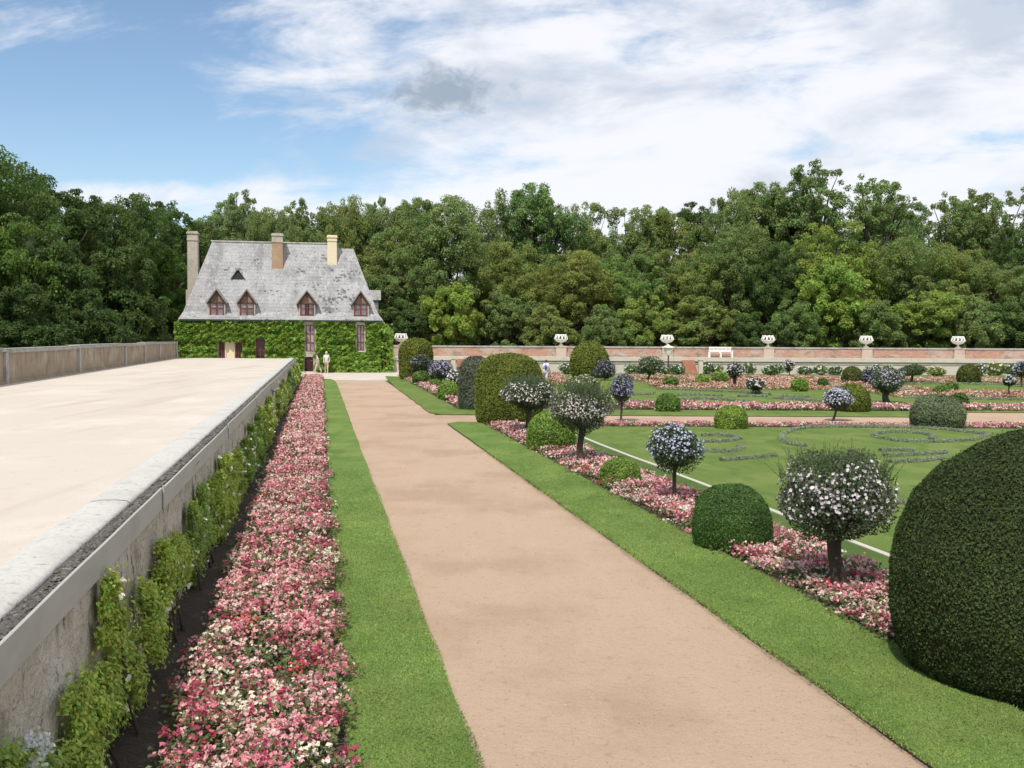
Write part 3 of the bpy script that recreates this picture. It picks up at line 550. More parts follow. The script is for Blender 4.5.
# ================================================================== FAR TERRACE
FX0, FX1 = D(391, 360, 86)[0], 66
w = thing('terrace_wall', (20, 86, 0), 'long pale retaining wall with projecting stone ledge below the brick parapet', 'wall')
zc = 1.20
m = MB().box(FX0, FX1, 86.0, 86.5, -.1, zc - .35).build('wall_face', M_pale, w)
MB().box(FX0, FX1, 85.86, 86.6, zc - .12, zc + .22).build('ledge', M_pale, w)
MB().box(FX0, FX1, 85.95, 86.6, zc - .35, zc - .122).build('ledge_moulding', M_oldstone, w)
sheet('terrace', [(FX0, 86.6), (FX1, 86.6), (FX1, 91), (FX0, 91)], zc + .12, M_drive)
bw = thing('brick_wall', (20, 91, zc), 'long weathered pink brick parapet with grey coping carrying white urns', 'wall')
zt = 2.16
MB().box(FX0 - 3, FX1, 91.0, 91.45, -.1, zt).build('brickwork', M_brick, bw)
MB().box(FX0 - 3, FX1, 90.93, 91.52, zt + .003, zt + .13).build('coping', M_coping, bw)
urns = [(401, 'leftmost of the white urns, on its own sloping plinth beside the ivy'), (561, 'white openwork urn on the brick wall just left of the far round-topped yew'), (667, 'white openwork urn on the brick wall directly behind the pale lantern'),
        (768, 'white openwork urn on the brick wall to the right of the white bench'), (866, 'white openwork urn on the brick wall above the vase-shaped shrub'), (958, 'rightmost of the white urns on the brick wall')]
def make_urn(c, lab):
    u = thing('garden_urn', c, lab, 'urn', 'white urns along the far brick wall')
    MB().lathe([(.24, 0), (.26, .05), (.20, .09), (.10, .14), (.075, .24), (.09, .30)], c, 16).build('foot', M_urn, u, True)
    MB().lathe([(.09, .28), (.24, .33), (.46, .42), (.58, .55), (.62, .63), (.57, .63), (.5, .53), (.2, .42), (.02, .40)], c, 22).build('bowl', M_urn, u, True)
    k = MB()
    for i in range(11):
        a = i * 2 * math.pi / 11; P_ = []
        for t in np.linspace(0, math.pi, 9): P_.append((c[0] + (.61 - .13 * math.sin(t)) * math.cos(a + .24 * math.cos(t)), c[1] + (.61 - .13 * math.sin(t)) * math.sin(a + .24 * math.cos(t)), c[2] + .62 + .36 * math.sin(t)))
        k.tube(P_, .045, 6)
    t = np.linspace(0, 2 * math.pi, 25); k.tube(np.c_[c[0] + .47 * np.cos(t), c[1] + .47 * np.sin(t), c[2] + .99 + .03 * np.sin(7 * t)], .06, 6, cap=False)
    k.build('openwork_rim', M_urn, u, True)
    r = np.random.default_rng(int(abs(c[0]) * 10)); n = 160; d = r.normal(size=(n, 3)); d /= np.linalg.norm(d, axis=1)[:, None]; q = np.array(c) + [0, 0, .66] + d * [.36, .36, .22]
    MB().leaves(q, d, .07, r, .7, .6, vary(r, (.10, .14, .05), n)).build('planting', M_soft, u); return u
uz = zt + .15
for i, (px, lab) in enumerate(urns):
    x = D(px, 345, 91.2)[0]; zz = uz
    P_ = MB().box(x - .48, x + .48, 90.80, 91.58, zc + .1, zt + .02).box(x - .56, x + .56, 90.76, 91.6, zt + .02, zt + .145)
    if i == 0: P_ = MB().add([(x + sx * w_, 91.2 + sy * .6, z) for z, w_ in ((0, 1.05), (zt - .05, .62)) for sx, sy in ((-1, -1), (1, -1), (1, 1), (-1, 1))], [(0, 1, 5, 4), (1, 2, 6, 5), (2, 3, 7, 6), (3, 0, 4, 7), (4, 5, 6, 7)]).box(x - .7, x + .7, 90.55, 91.85, zt - .045, zt + .147)
    P_.build('pier', M_pier, bw)
    make_urn((x, 91.2, uz), lab)
# bench on the terrace
bx = D(720.5, 356, 90.2)[0]; bc = (bx, 90.2, zc + .12); be = thing('garden_bench', bc, 'white painted slatted bench on the terrace in front of the brick wall', 'bench')
hw = 1.02
m = MB()
for k in range(4): m.box(bx - hw, bx + hw, 89.98 + k * .11, 90.06 + k * .11, zc + .54, zc + .57)
m.build('seat', M_white, be)
m = MB().box(bx - hw, bx + hw, 90.42, 90.48, zc + .66, zc + .76).box(bx - hw, bx + hw, 90.42, 90.48, zc + 1.0, zc + 1.10)
for k in range(17): xx = bx - hw + .06 + k * (2 * hw - .12) / 16; m.box(xx - .035, xx + .035, 90.435, 90.465, zc + .76, zc + 1.0)
m.build('backrest', M_white, be)
for x_ in (-hw, hw, 0):
    MB().box(bx + x_ - .05, bx + x_ + .05, 89.95, 90.03, zc + .12, zc + .54).build('leg', M_white, be)
    MB().box(bx + x_ - .05, bx + x_ + .05, 90.40, 90.49, zc + .12, zc + .66).build('leg', M_white, be)
for s in (-1, 1): MB().box(bx + s * hw - .05, bx + s * hw + .05, 89.93, 90.42, zc + .76, zc + .81).box(bx + s * hw - .04, bx + s * hw + .04, 89.95, 90.02, zc + .54, zc + .76).build('armrest', M_white, be)
# lantern
lp = D(668.2, 370, 84.6); lp[2] = 0; la = thing('lamp_post', lp, 'pale tapered lantern on a dark post in front of the far retaining wall', 'street lamp')
zl0, zl1 = D(668, 355.5, 84.6)[2], D(668, 345.8, 84.6)[2]
MB().lathe([(.12, 0), (.12, .1), (.06, .16), (.05, zl0 - .1), (.10, zl0)], lp, 12).build('post', M_iron, la, True)
MB().lathe([(.26, zl0 + .003), (.46, zl1 - .16), (.46, zl1 - .15)], lp, 6).build('lantern', M_lantern, la)
MB().lathe([(.56, zl1 - .147), (.52, zl1 - .08), (.16, zl1), (.05, zl1 + .1), (.01, zl1 + .14)], lp, 6).build('lamp_cap', M_lantern, la)
# steps up to the terrace
for px0, px1, side, lab in ((684.5, 696.5, 1, 'brick steps with a pale pillar in the far retaining wall right of the lantern'), (456.5, 464, -1, 'short brick steps with a pale pillar behind the lavender shrub by the cross path')):
    a, b_ = D(px0, 370, 84.6)[0], D(px1, 370, 84.6)[0]; sp = thing('garden_steps', ((a + b_) / 2, 84.6, 0), lab, 'steps')
    m = MB()
    for k in range(7): m.box(a, b_, 83.9 + k * .29, 85.855, k * .17 - .002 * (k == 0), (k + 1) * .17 - .003)
    m.build('flight', M_step, sp)
    xx = b_ + .22 if side > 0 else a - .22
    MB().box(xx - .18, xx + .18, 83.75, 84.15, 0, 1.22).box(xx - .23, xx + .23, 83.70, 84.2, 1.22, 1.34).build('pillar', M_pale, sp)

# ================================================================== TREES
def tree_proto(kind, H, R, seed, nclump, nleaf, low=0.25, open_=0.0, L=.21):
    r = np.random.default_rng(seed); tr = MB(); cr = MB()
    zb = H * low; zc = (H + zb) / 2; rz = (H - zb) / 2
    C = []; nl = {'open': 20, 'bush': 19, 'cone': 20}.get(kind, 27)
    tries = 0; big = []
    while len(big) < nl and tries < 4000:
        tries += 1
        d = r.normal(size=3); d /= np.linalg.norm(d); rad = r.uniform(.15, .66) ** .6
        k = 1.0 + .16 * math.sin(3 * math.atan2(d[1], d[0]) + seed) + .10 * r.normal()
        sh = {'bush': 1.0 if d[2] > 0 else 1.15, 'cone': 1.05 - .55 * max(d[2], 0), 'open': .85 + .25 * max(d[2], 0)}.get(kind, 1.0 - .12 * max(d[2], 0))
        c = np.array([d[0] * R * rad * k * sh, d[1] * R * rad * k * sh, zc + d[2] * rz * rad * min(k, 1.1)]); lr = R * r.uniform(.32, .50) * (.84 if open_ else 1)
        if c[2] < lr * .5 or any(np.linalg.norm((c - b) / [1, 1, .9]) < .62 * (lr + q) * (.85 if open_ else .60) for b, q in big): continue
        c[2] = min(c[2], H - lr * .75); big.append((c, lr))
    per = max(4, int(nclump / len(big)))
    for c, lr in big:
        for _ in range(per):
            d = r.normal(size=3); d[2] += .15; d /= np.linalg.norm(d); cs = lr * r.uniform(.22, .40); p = c + d * [1, 1, .85] * lr * r.uniform(.55, 1.0)
            if p[2] > .25: C.append((p, cs))
    # trunk and limbs
    bend = r.normal(size=2) * R * .05; th = H * .028
    top = zb + (H - zb) * {'bush': .5, 'open': .42}.get(kind, .6)
    tp = [(bend[0] * math.sin(t * 3), bend[1] * math.sin(t * 2.4), t * top) for t in np.linspace(0, 1, 9)]
    tr.tube(tp, th * np.linspace(1.25, .28, 9) * [1.25, 1, 1, 1, 1, 1, 1, 1, 1], 9)
    for i in r.permutation(len(C))[:26]:
        c = C[i][0]; t0 = np.clip((c[2] - H * .22) / top * r.uniform(.55, .85), .12, .95); p0 = np.array([np.interp(t0, np.linspace(0, 1, 9), [q[j] for q in tp]) for j in range(3)])
        mid = (p0 + c) / 2 + np.array([0, 0, -.05 * np.linalg.norm(c - p0)]) + r.normal(size=3) * .05 * R
        tr.tube([p0, p0 * .6 + mid * .4 + (0, 0, .02 * H), mid, (mid + c) / 2 + r.normal(size=3) * .03 * R, c], np.array([.40, .30, .22, .13, .05]) * th, 6)
    for c, cs in C:
        n = int(nleaf * (cs / (.15 * R)) ** 2 * r.uniform(.6, 1.25)) + 8; d = r.normal(size=(n, 3)); d[:, 2] += .35; d /= np.linalg.norm(d, axis=1)[:, None]
        k = r.uniform(.25, 1, n) ** .5 * (1 + .32 * wob(d, .55, int(r.integers(1e6)))); P_ = c + d * (cs * k)[:, None] * [1, 1, .74]
        P_[:, 2] = np.maximum(P_[:, 2], .15)
        tone = r.uniform(.82, 1.2); col = vary(r, np.array((.205, .275, .096)) * tone * [1 + r.uniform(-.08, .14), 1, 1], n, .3, .1)
        cr.leaves(P_, d * .8 + [0, 0, .55], r.uniform(.75, 1.3, n) * L, r, .55, .6, col)
    zs = np.concatenate(cr.V)[:, 2]; rs = np.hypot(*np.concatenate(cr.V)[:, :2].T)
    return tr.mesh('trunk', M_bark, smooth=True), cr.mesh('crown', M_leaf), float(np.quantile(zs, .9995)), float(np.quantile(rs, .985))
PR = {'oak': [tree_proto('round', 18, 6.0, 31, 330, 225, .20, 0, .112), tree_proto('round', 17, 5.6, 32, 320, 225, .18, 0, .112), tree_proto('round', 19, 5.2, 37, 320, 225, .2, 0, .112)],
      'open': [tree_proto('open', 19, 5.0, 33, 230, 225, .36, 1, .108), tree_proto('open', 18, 4.4, 34, 220, 225, .34, 1, .108)],
      'tall': [tree_proto('tall', 18, 3.8, 35, 280, 210, .12, 0, .105)],
      'bush': [tree_proto('bush', 7, 3.6, 36, 260, 225, .03, 0, .094), tree_proto('bush', 8, 3.4, 38, 260, 225, .03, 0, .094)],
      'cone': [tree_proto('cone', 8, 3.3, 39, 280, 225, .04, 0, .094)]}
NAMEK = {'oak': 'broadleaf_tree', 'open': 'open_crowned_tree', 'tall': 'narrow_tree', 'bush': 'bushy_tree', 'cone': 'conical_tree'}
used_labels = {}
def plant_tree(px, ytop, Y, kind, wpx, tint, label, group):
    base = D(px, 340, Y); base[2] = 0; H = D(px, ytop, Y)[2]; R_ = wpx / 2 * Y / FOC
    v = (int(px * 7 + ytop)) % len(PR[kind]); tm, cm, hh_, rr_ = PR[kind][v]
    used_labels[label] = used_labels.get(label, 0) + 1
    o = thing(NAMEK[kind], base, label, 'tree', group)
    k = R_ / rr_ * 1.04; o.scale = (k, k, H / hh_); o.rotation_euler = (0, 0, (px * 1.7) % 6.28)
    for nm, me in (('trunk', tm), ('crown', cm)):
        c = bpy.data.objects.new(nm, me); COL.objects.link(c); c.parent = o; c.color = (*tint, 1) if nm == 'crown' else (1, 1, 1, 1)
DK = (.50, .62, .48); MD = (.92, .97, .85); OL = (1.08, 1.04, .80); YG = (1.3, 1.3, .75); GR = (1.05, 1.08, 1.2); BG = (.8, 1.0, .9)
gL, gH, gR = 'trees of the dark wood left of the drive', 'trees behind the slate house', 'trees of the wood beyond the brick wall'  # left-wood tints are darkened: its shade is put into the leaf colour
TREES = [  # px, top py, Y, kind, width px, tint, label
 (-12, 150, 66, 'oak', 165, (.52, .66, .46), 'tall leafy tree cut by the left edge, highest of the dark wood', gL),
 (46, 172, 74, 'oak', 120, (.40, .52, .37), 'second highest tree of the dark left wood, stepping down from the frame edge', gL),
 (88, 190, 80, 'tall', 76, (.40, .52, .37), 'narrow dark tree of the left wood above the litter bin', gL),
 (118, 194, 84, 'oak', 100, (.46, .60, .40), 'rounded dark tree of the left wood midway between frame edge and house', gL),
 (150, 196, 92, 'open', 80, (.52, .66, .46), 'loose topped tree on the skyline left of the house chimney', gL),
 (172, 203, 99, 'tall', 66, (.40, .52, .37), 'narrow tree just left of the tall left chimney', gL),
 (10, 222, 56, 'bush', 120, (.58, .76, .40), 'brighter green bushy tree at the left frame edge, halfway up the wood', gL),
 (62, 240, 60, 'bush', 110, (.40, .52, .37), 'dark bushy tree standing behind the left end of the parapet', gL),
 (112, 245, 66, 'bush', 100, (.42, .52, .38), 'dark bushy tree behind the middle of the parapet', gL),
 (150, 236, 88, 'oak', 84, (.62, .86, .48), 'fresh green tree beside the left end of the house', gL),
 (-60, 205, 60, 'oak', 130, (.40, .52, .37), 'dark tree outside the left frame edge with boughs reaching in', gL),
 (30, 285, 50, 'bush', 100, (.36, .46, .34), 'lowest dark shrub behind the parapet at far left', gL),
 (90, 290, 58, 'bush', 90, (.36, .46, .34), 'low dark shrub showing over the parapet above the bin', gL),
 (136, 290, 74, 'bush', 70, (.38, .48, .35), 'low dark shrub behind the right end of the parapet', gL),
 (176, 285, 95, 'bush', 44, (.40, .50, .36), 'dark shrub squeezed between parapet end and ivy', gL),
 (208, 214, 108, 'oak', 66, MD, 'tree behind the left slope of the slate roof', gH),
 (243, 191, 118, 'open', 56, GR, 'feathery open tree rising between left and middle chimneys', gH),
 (268, 212, 112, 'oak', 60, MD, 'round tree peeping over the ridge beside the middle chimney', gH),
 (296, 199, 120, 'open', 50, GR, 'feathery pale tree rising between middle and right chimneys', gH),
 (322, 205, 124, 'oak', 60, MD, 'tree behind the cream right chimney', gH),
 (343, 197, 116, 'oak', 62, OL, 'olive tree above the right end of the ridge', gH),
 (374, 197, 118, 'open', 46, GR, 'slender open tree right of the house ridge', gH),
 (388, 232, 106, 'oak', 70, OL, 'olive green tree against the right roof slope', gH),
 (225, 232, 104, 'bush', 50, DK, 'dark tree between the left chimney and the ridge end', gH),
 (440, 193, 107, 'oak', 122, (.95, 1.02, .92), 'big rounded tree directly right of the house, tallest above the yellow bush', gR),
 (415, 196, 124, 'oak', 70, MD, 'tree showing behind the left shoulder of the big rounded tree', gR),
 (487, 200, 118, 'oak', 80, MD, 'tree right of the big rounded tree, mid skyline', gR),
 (541, 181, 116, 'oak', 84, BG, 'tall dense tree crowning the skyline above the second urn', gR),
 (520, 215, 128, 'tall', 60, GR, 'narrow tree tucked left of the tall dense crown', gR),
 (584, 203, 122, 'oak', 74, (1.05, 1.1, .9), 'lighter tree just right of the tall dense crown', gR),
 (622, 207, 120, 'oak', 84, MD, 'tree on the skyline between second and third urns', gR),
 (660, 206, 124, 'oak', 72, OL, 'olive tree on the skyline above the lantern', gR),
 (697, 202, 128, 'tall', 64, DK, 'dark narrow tree on the skyline above the bench', gR),
 (728, 190, 118, 'oak', 84, MD, 'leafy skyline tree between bench and fourth urn', gR),
 (770, 180, 122, 'oak', 84, MD, 'skyline tree on the left shoulder of the highest crown', gR),
 (815, 163, 118, 'open', 92, (.95, 1.05, 1.0), 'highest open-crowned tree of the wood with sky showing through', gR),
 (872, 178, 120, 'open', 76, (1.0, 1.08, 1.0), 'open tree on the right shoulder of the highest crown', gR),
 (905, 203, 128, 'oak', 66, BG, 'tree in the skyline dip left of the rightmost open crowns', gR),
 (946, 196, 118, 'open', 74, (1.0, 1.05, .95), 'open-crowned tree above the sixth urn', gR),
 (984, 188, 120, 'open', 72, (.95, 1.02, .9), 'tallest open-crowned tree near the right frame edge', gR),
 (1016, 220, 114, 'oak', 80, DK, 'dark tree cut by the right frame edge', gR),
 (1075, 205, 116, 'oak', 110, MD, 'tree beyond the right frame edge with boughs reaching in', gR),
 (402, 250, 103, 'oak', 80, MD, 'mid-height tree beside the right end of the house', gR),
 (507, 240, 108, 'oak', 96, OL, 'mid-height tree between the yellow bush and the brown-tinged tree', gR),
 (573, 249, 104, 'oak', 108, (1.18, 1.03, .74), 'brown-tinged rounded tree above the second urn', gR),
 (628, 255, 106, 'oak', 84, (.95, 1.1, .85), 'mid-height tree left of the lantern urn', gR),
 (678, 250, 108, 'oak', 90, OL, 'mid-height olive tree above the lantern and bench', gR),
 (735, 225, 110, 'oak', 92, MD, 'mid-height tree in front of the skyline behind the bench', gR),
 (780, 240, 108, 'oak', 86, DK, 'dark mid-height tree above the fourth urn', gR),
 (838, 222, 109, 'oak', 104, (1.2, 1.2, .72), 'broad yellow-green tree below the highest crown', gR),
 (900, 240, 108, 'oak', 92, MD, 'mid-height tree above the fifth urn, right of the yellow-green tree', gR),
 (955, 245, 107, 'oak', 96, OL, 'mid-height olive tree above the sixth urn', gR),
 (1010, 262, 104, 'oak', 96, MD, 'mid-height tree at the right frame edge', gR),
 (455, 282, 98, 'cone', 66, (1.3, 1.35, .72), 'yellow-green conical bush above the brick wall right of the house', gR),
 (409, 300, 98, 'bush', 54, DK, 'dark bush behind the leftmost urn', gR),
 (505, 292, 99, 'bush', 60, MD, 'green bush above the wall between first and second urns', gR),
 (548, 306, 97, 'bush', 64, OL, 'low olive bush right behind the second urn', gR),
 (603, 305, 97, 'bush', 62, MD, 'low bush above the wall right of the second urn', gR),
 (648, 296, 98, 'bush', 70, (1.2, 1.2, .8), 'low bright bush behind the third urn', gR),
 (705, 296, 98, 'bush', 78, OL, 'low wide bush behind the white bench', gR),
 (752, 312, 97, 'bush', 50, DK, 'small dark bush left of the fourth urn', gR),
 (790, 300, 98, 'bush', 62, (.85, .95, .8), 'low bush right of the fourth urn', gR),
 (832, 258, 100, 'cone', 84, (1.22, 1.35, .75), 'bright yellow-green spreading tree between fourth and fifth urns', gR),
 (878, 300, 98, 'bush', 66, MD, 'low bush behind the fifth urn', gR),
 (925, 290, 98, 'bush', 88, (1.25, 1.3, .8), 'bright low bush between fifth and sixth urns', gR),
 (972, 296, 97, 'bush', 74, MD, 'low bush behind the sixth urn', gR),
 (1018, 300, 97, 'bush', 70, DK, 'low bush above the wall at the right frame edge', gR),
 (232, 205, 126, 'oak', 74, MD, 'rounded tree filling the skyline left of the middle chimney', gH),
 (283, 208, 128, 'oak', 70, OL, 'rounded tree filling the skyline right of the middle chimney', gH),
 (362, 208, 128, 'oak', 74, MD, 'rounded tree filling the skyline right of the ridge end', gH),
 (308, 226, 106, 'oak', 60, MD, 'lower tree peeping just over the ridge between middle and right chimneys', gH),
 (195, 222, 112, 'oak', 60, DK, 'dark tree directly behind the tall left chimney', gH),
 (800, 195, 132, 'oak', 90, MD, 'tree filling the wood behind the highest open crown', gR),
 (885, 200, 134, 'oak', 80, MD, 'tree filling the wood behind the fifth urn', gR),
 (965, 206, 132, 'oak', 100, MD, 'tree filling the wood behind the sixth urn', gR),
]
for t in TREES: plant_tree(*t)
# what closes the view under the crowns: the undergrowth of the wood, one uncountable mass
def undergrowth(name, x0, x1, Y, hgt, n, seed):
    r = np.random.default_rng(seed); x = r.uniform(x0, x1, n); y = Y + r.uniform(0, 14, n) + (0 if x0 > -20 else 0)
    z = r.uniform(.1, 1, n) * hgt * (.75 + .25 * wob(np.c_[x, y], .05, seed)); P_ = np.c_[x, y, z]; N = r.normal(size=(n, 3)) + [0, -.6, .6]
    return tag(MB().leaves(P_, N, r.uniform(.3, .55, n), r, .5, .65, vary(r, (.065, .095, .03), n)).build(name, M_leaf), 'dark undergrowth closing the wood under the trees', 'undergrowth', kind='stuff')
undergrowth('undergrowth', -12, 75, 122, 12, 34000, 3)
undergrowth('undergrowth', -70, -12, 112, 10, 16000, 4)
P0 = ST(40, -22); r = np.random.default_rng(9); n = 14000
s = r.uniform(20, 95, n); t = r.uniform(-30, -17, n); z = r.uniform(.1, 9, n)
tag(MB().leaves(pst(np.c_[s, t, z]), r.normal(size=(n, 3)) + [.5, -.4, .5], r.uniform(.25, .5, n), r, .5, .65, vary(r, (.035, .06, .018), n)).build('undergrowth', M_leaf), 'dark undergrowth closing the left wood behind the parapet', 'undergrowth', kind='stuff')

# ================================================================== CLIPPED BUSHES
PROF = {  # (radius, height) outlines, both relative
 'dome': [(.86, 0), (.95, .12), (1, .30), (.985, .50), (.90, .68), (.74, .83), (.50, .94), (.25, .99), (.01, 1)],
 'ball': [(.62, 0), (.86, .12), (.98, .32), (1, .50), (.94, .68), (.78, .84), (.52, .95), (.25, .99), (.01, 1)],
 'column': [(.90, 0), (.97, .10), (1, .3), (1, .62), (.95, .78), (.80, .90), (.52, .97), (.25, .995), (.01, 1)],
 'bullet': [(.80, 0), (.92, .12), (1, .32), (.98, .5), (.89, .67), (.72, .82), (.48, .93), (.24, .985), (.01, 1)],
 'big': [(.84, 0), (.94, .09), (1, .24), (1, .42), (.955, .56), (.85, .72), (.68, .85), (.45, .94), (.22, .985), (.01, 1)],
}
FEET = []
def topiary(name, label, cx, yb, x0, x1, yt, prof, tone, mat, group=None, dens=1.0, rough=.02, ctr=None, lumps=0.0, seed=None):
    f = G(cx, yb); R_ = (x1 - x0) / 2 * f[1] / FOC; Yc = f[1] + R_ * .9
    if ctr is not None: c = np.array([ctr[0], ctr[1], 0.0]); R_ = ctr[2]; H = ctr[3]
    else: c = D(cx, yb, Yc); c[2] = 0; R_ = (x1 - x0) / 2 * Yc / FOC; H = D(cx, yt, Yc - R_ * .25)[2]
    sd = seed or int(cx * 3 + yb); r = np.random.default_rng(sd); pr = np.array(PROF[prof])
    px = 1.0 / FOC * c[1]                                                # a pixel in metres there
    L = max(.0145, .95 * px) * (1.25 if prof == 'ball' else 1)
    area = 2 * math.pi * R_ * H * .9; n = int(min(90000, max(700, dens * 2.3 * area / (L * L * .9))))
    seg = np.linalg.norm(np.diff(pr * [R_, H], axis=0), axis=1); wgt = seg * ((pr[1:, 0] + pr[:-1, 0]) / 2 + .02); k = r.choice(len(seg), n, p=wgt / wgt.sum()); u = r.random(n)
    q = pr[k] + (pr[k + 1] - pr[k]) * u[:, None]; dq = (pr[k + 1] - pr[k]) * [R_, H]; dq /= np.linalg.norm(dq, axis=1)[:, None]
    a = r.uniform(0, 2 * math.pi, n); ca, sa = np.cos(a), np.sin(a)
    def disp(ca, sa, q): return 1 + .030 * wob(np.c_[ca * q[:, 0], sa * q[:, 0], q[:, 1]], .55, sd) + (.012 + lumps) * wob(np.c_[ca * q[:, 0], sa * q[:, 0], q[:, 1]], 1.6, sd + 1)
    dd = disp(ca, sa, q)
    P_ = np.c_[ca * q[:, 0] * R_ * dd, sa * q[:, 0] * R_ * dd, q[:, 1] * H * (1 + (dd - 1) * .6)] + c
    N = np.c_[ca * dq[:, 1], sa * dq[:, 1], -dq[:, 0]]
    P_ += N * (r.uniform(-1.4, .7, n) * L * .9)[:, None]; P_[:, 2] = np.maximum(P_[:, 2], .02)
    if R_ > .35:                                                         # thin spots and stray shoots of a living hedge
        hole = wob(P_ - c, .8 / R_, sd + 8, 8) + .5 * wob(P_ - c, 2.6 / R_, sd + 9, 8); P_ -= N * (np.clip(hole - .75, 0, 1) * .09 * min(R_, 1))[:, None]
        stray = r.random(n) < .012; P_[stray] += N[stray] * (r.uniform(.3, 2.2, stray.sum()) * L * 1.3)[:, None]
    patch = 1 + .20 * wob(P_ - c, .9 / max(R_, .3), sd + 3)[:, None] + .10 * wob(P_ - c, 3. / max(R_, .3), sd + 4)[:, None]
    col = vary(r, tone, n, .38, .12) * patch
    if 'yew' in name: br = wob(P_ - c, 1.3 / max(R_, .3), sd + 6, 8) > .72; br &= r.random(n) < .5; col[br] = col[br] * [1.5, .85, .8]
    col = np.clip(col, .003, .9)
    mb = MB(); mb.leaves(P_, N, r.uniform(.7, 1.3, n) * L, r, .55, .55, col)
    A = np.linspace(0, 2 * math.pi, 41)[:-1]; pr2 = np.array([[np.interp(t, np.linspace(0, 1, len(pr)), pr[:, i]) for i in (0, 1)] for t in np.linspace(0, 1, 22)])
    qq = np.repeat(pr2, 40, axis=0); AA = np.tile(A, 22); dd = disp(np.cos(AA), np.sin(AA), qq) - 1.2 * L / R_
    V = np.c_[np.cos(AA) * qq[:, 0] * R_ * dd, np.sin(AA) * qq[:, 0] * R_ * dd, np.maximum(qq[:, 1] * H * (1 + (dd - 1) * .6) - 1.6 * L * qq[:, 1], 0)] + c
    i, j = np.meshgrid(np.arange(21), np.arange(40), indexing='ij'); i = i.ravel(); j = j.ravel(); kk = (j + 1) % 40
    mb.add(V, np.stack([i * 40 + j, i * 40 + kk, (i + 1) * 40 + kk, (i + 1) * 40 + j], 1), (.032, .036, .014))
    FEET.append((c[0], c[1], R_ * .9))
    return tag(mb.build(name, mat, base=c), label, 'topiary' if 'yew' in name else 'shrub', group)
YEW = (.050, .074, .022); YEWL = (.150, .178, .034); BOX = (.115, .205, .032); BOXL = (.170, .275, .036); GREY = (.150, .175, .115); DKBOX = (.065, .135, .022)
gT, gB = 'clipped yew topiary of the garden', 'clipped box balls of the garden'
# (name, label, cx, base y, x0, x1, top y, outline, tone, material, group)
topiary('clipped_yew', 'huge dark clipped yew dome cut by the right frame edge in the foreground', 1031, 712, 893, 1169, 420, 'big', YEW, M_yew, gT, 1.1, ctr=(4.84, 9.08, 1.27, 2.30), seed=77)
topiary('clipped_box', 'largest round dark green box ball in the flower bed beside the path', 731, 556, 691.5, 770.5, 485.5, 'dome', DKBOX, M_box, gB, 1.2, lumps=.012)
topiary('clipped_box', 'low flat bright green box mound behind the lavender-blue standard', 620, 490, 599, 641, 459, 'dome', BOXL, M_box, gB)
topiary('clipped_box', 'bright green box dome in front of the big yew block by the path', 550.5, 453, 526.5, 574.5, 411.5, 'dome', BOXL, M_box, gB)
topiary('clipped_yew', 'tall broad yellow-green yew block at the corner of the cross path', 509, 426, 475.5, 543.5, 353.5, 'column', YEWL, M_yew, gT)
topiary('rounded_shrub', 'grey-green rounded column just beyond the cross path, left of the yew block', 475, 411, 458, 492, 357, 'column', GREY, M_soft, gT)
topiary('clipped_box', 'bright box dome beside the path beyond the cross path', 448.5, 400.5, 438, 459.5, 381, 'dome', BOXL, M_box, gB)
topiary('clipped_box', 'tiny box mound just left of the bright dome beyond the cross path', 435, 389.5, 429.5, 441, 379.5, 'dome', BOX, M_box, gB)
topiary('clipped_box', 'dark round box ball in front of the yew nearest the house', 421, 385.5, 412.5, 429.5, 371.5, 'ball', BOX, M_box, gB)
topiary('clipped_yew', 'tall round-topped yew nearest the house at the end of the path', 416, 380.5, 399.5, 432.5, 339, 'column', YEWL, M_yew, gT)
topiary('clipped_yew', 'tall round-topped yew standing alone before the second urn', 589.5, 379, 570, 609.5, 341.5, 'bullet', YEWL, M_yew, gT)
topiary('clipped_box', 'small box ball in the far flowers just below the lantern', 670.5, 388.5, 663, 677.8, 377, 'ball', BOX, M_box, gB)
topiary('clipped_box', 'bright box ball below the brick steps', 702.5, 385.5, 696, 709, 374.5, 'ball', BOXL, M_box, gB)
topiary('clipped_box', 'bright box ball below the white bench', 719.5, 383.5, 711.5, 727.8, 372, 'ball', BOXL, M_box, gB)
topiary('clipped_box', 'rounded box ball on the far lawn beyond the cross path, below the bench', 668, 413, 656, 680, 393.5, 'dome', BOX, M_box, gB)
topiary('clipped_box', 'bright yellow-green box dome at the near edge of the cross path', 731, 431, 714.5, 747.5, 405.5, 'dome', (.20, .29, .036), M_box, gB)
topiary('clipped_box', 'bright box ball in the far flowers below the fourth urn', 799.5, 392.5, 791.5, 808, 378, 'ball', BOXL, M_box, gB)
topiary('clipped_box', 'tiny dark box ball in the far flowers left of the broad yew mound', 823, 388.5, 818, 828, 378.5, 'ball', DKBOX, M_box, gB)
topiary('clipped_yew', 'broad yew mound behind the lavender standard beyond the cross path', 852, 413.5, 834.5, 869, 384, 'bullet', YEWL, M_yew, gT)
topiary('clipped_yew', 'pale green yew dome just behind the broad yew mound', 852, 384.5, 841.5, 862, 366.8, 'bullet', (.105, .125, .035), M_yew, gT)
topiary('clipped_yew', 'big smooth blue-green ball at the near edge of the cross path', 937, 430.5, 910.5, 963, 395, 'bullet', (.155, .195, .100), M_yew, gT)
topiary('clipped_box', 'round box ball left of the pair behind the big smooth ball', 941.5, 396, 934.5, 949, 385.5, 'ball', BOX, M_box, gB)
topiary('clipped_box', 'small box ball at the back of the cluster behind the big smooth ball', 951.5, 392, 944.5, 957, 382.5, 'ball', BOX, M_box, gB)
topiary('clipped_box', 'dark box ball peeping out right of the big smooth ball', 959, 408, 950, 967, 393.5, 'ball', DKBOX, M_box, gB)
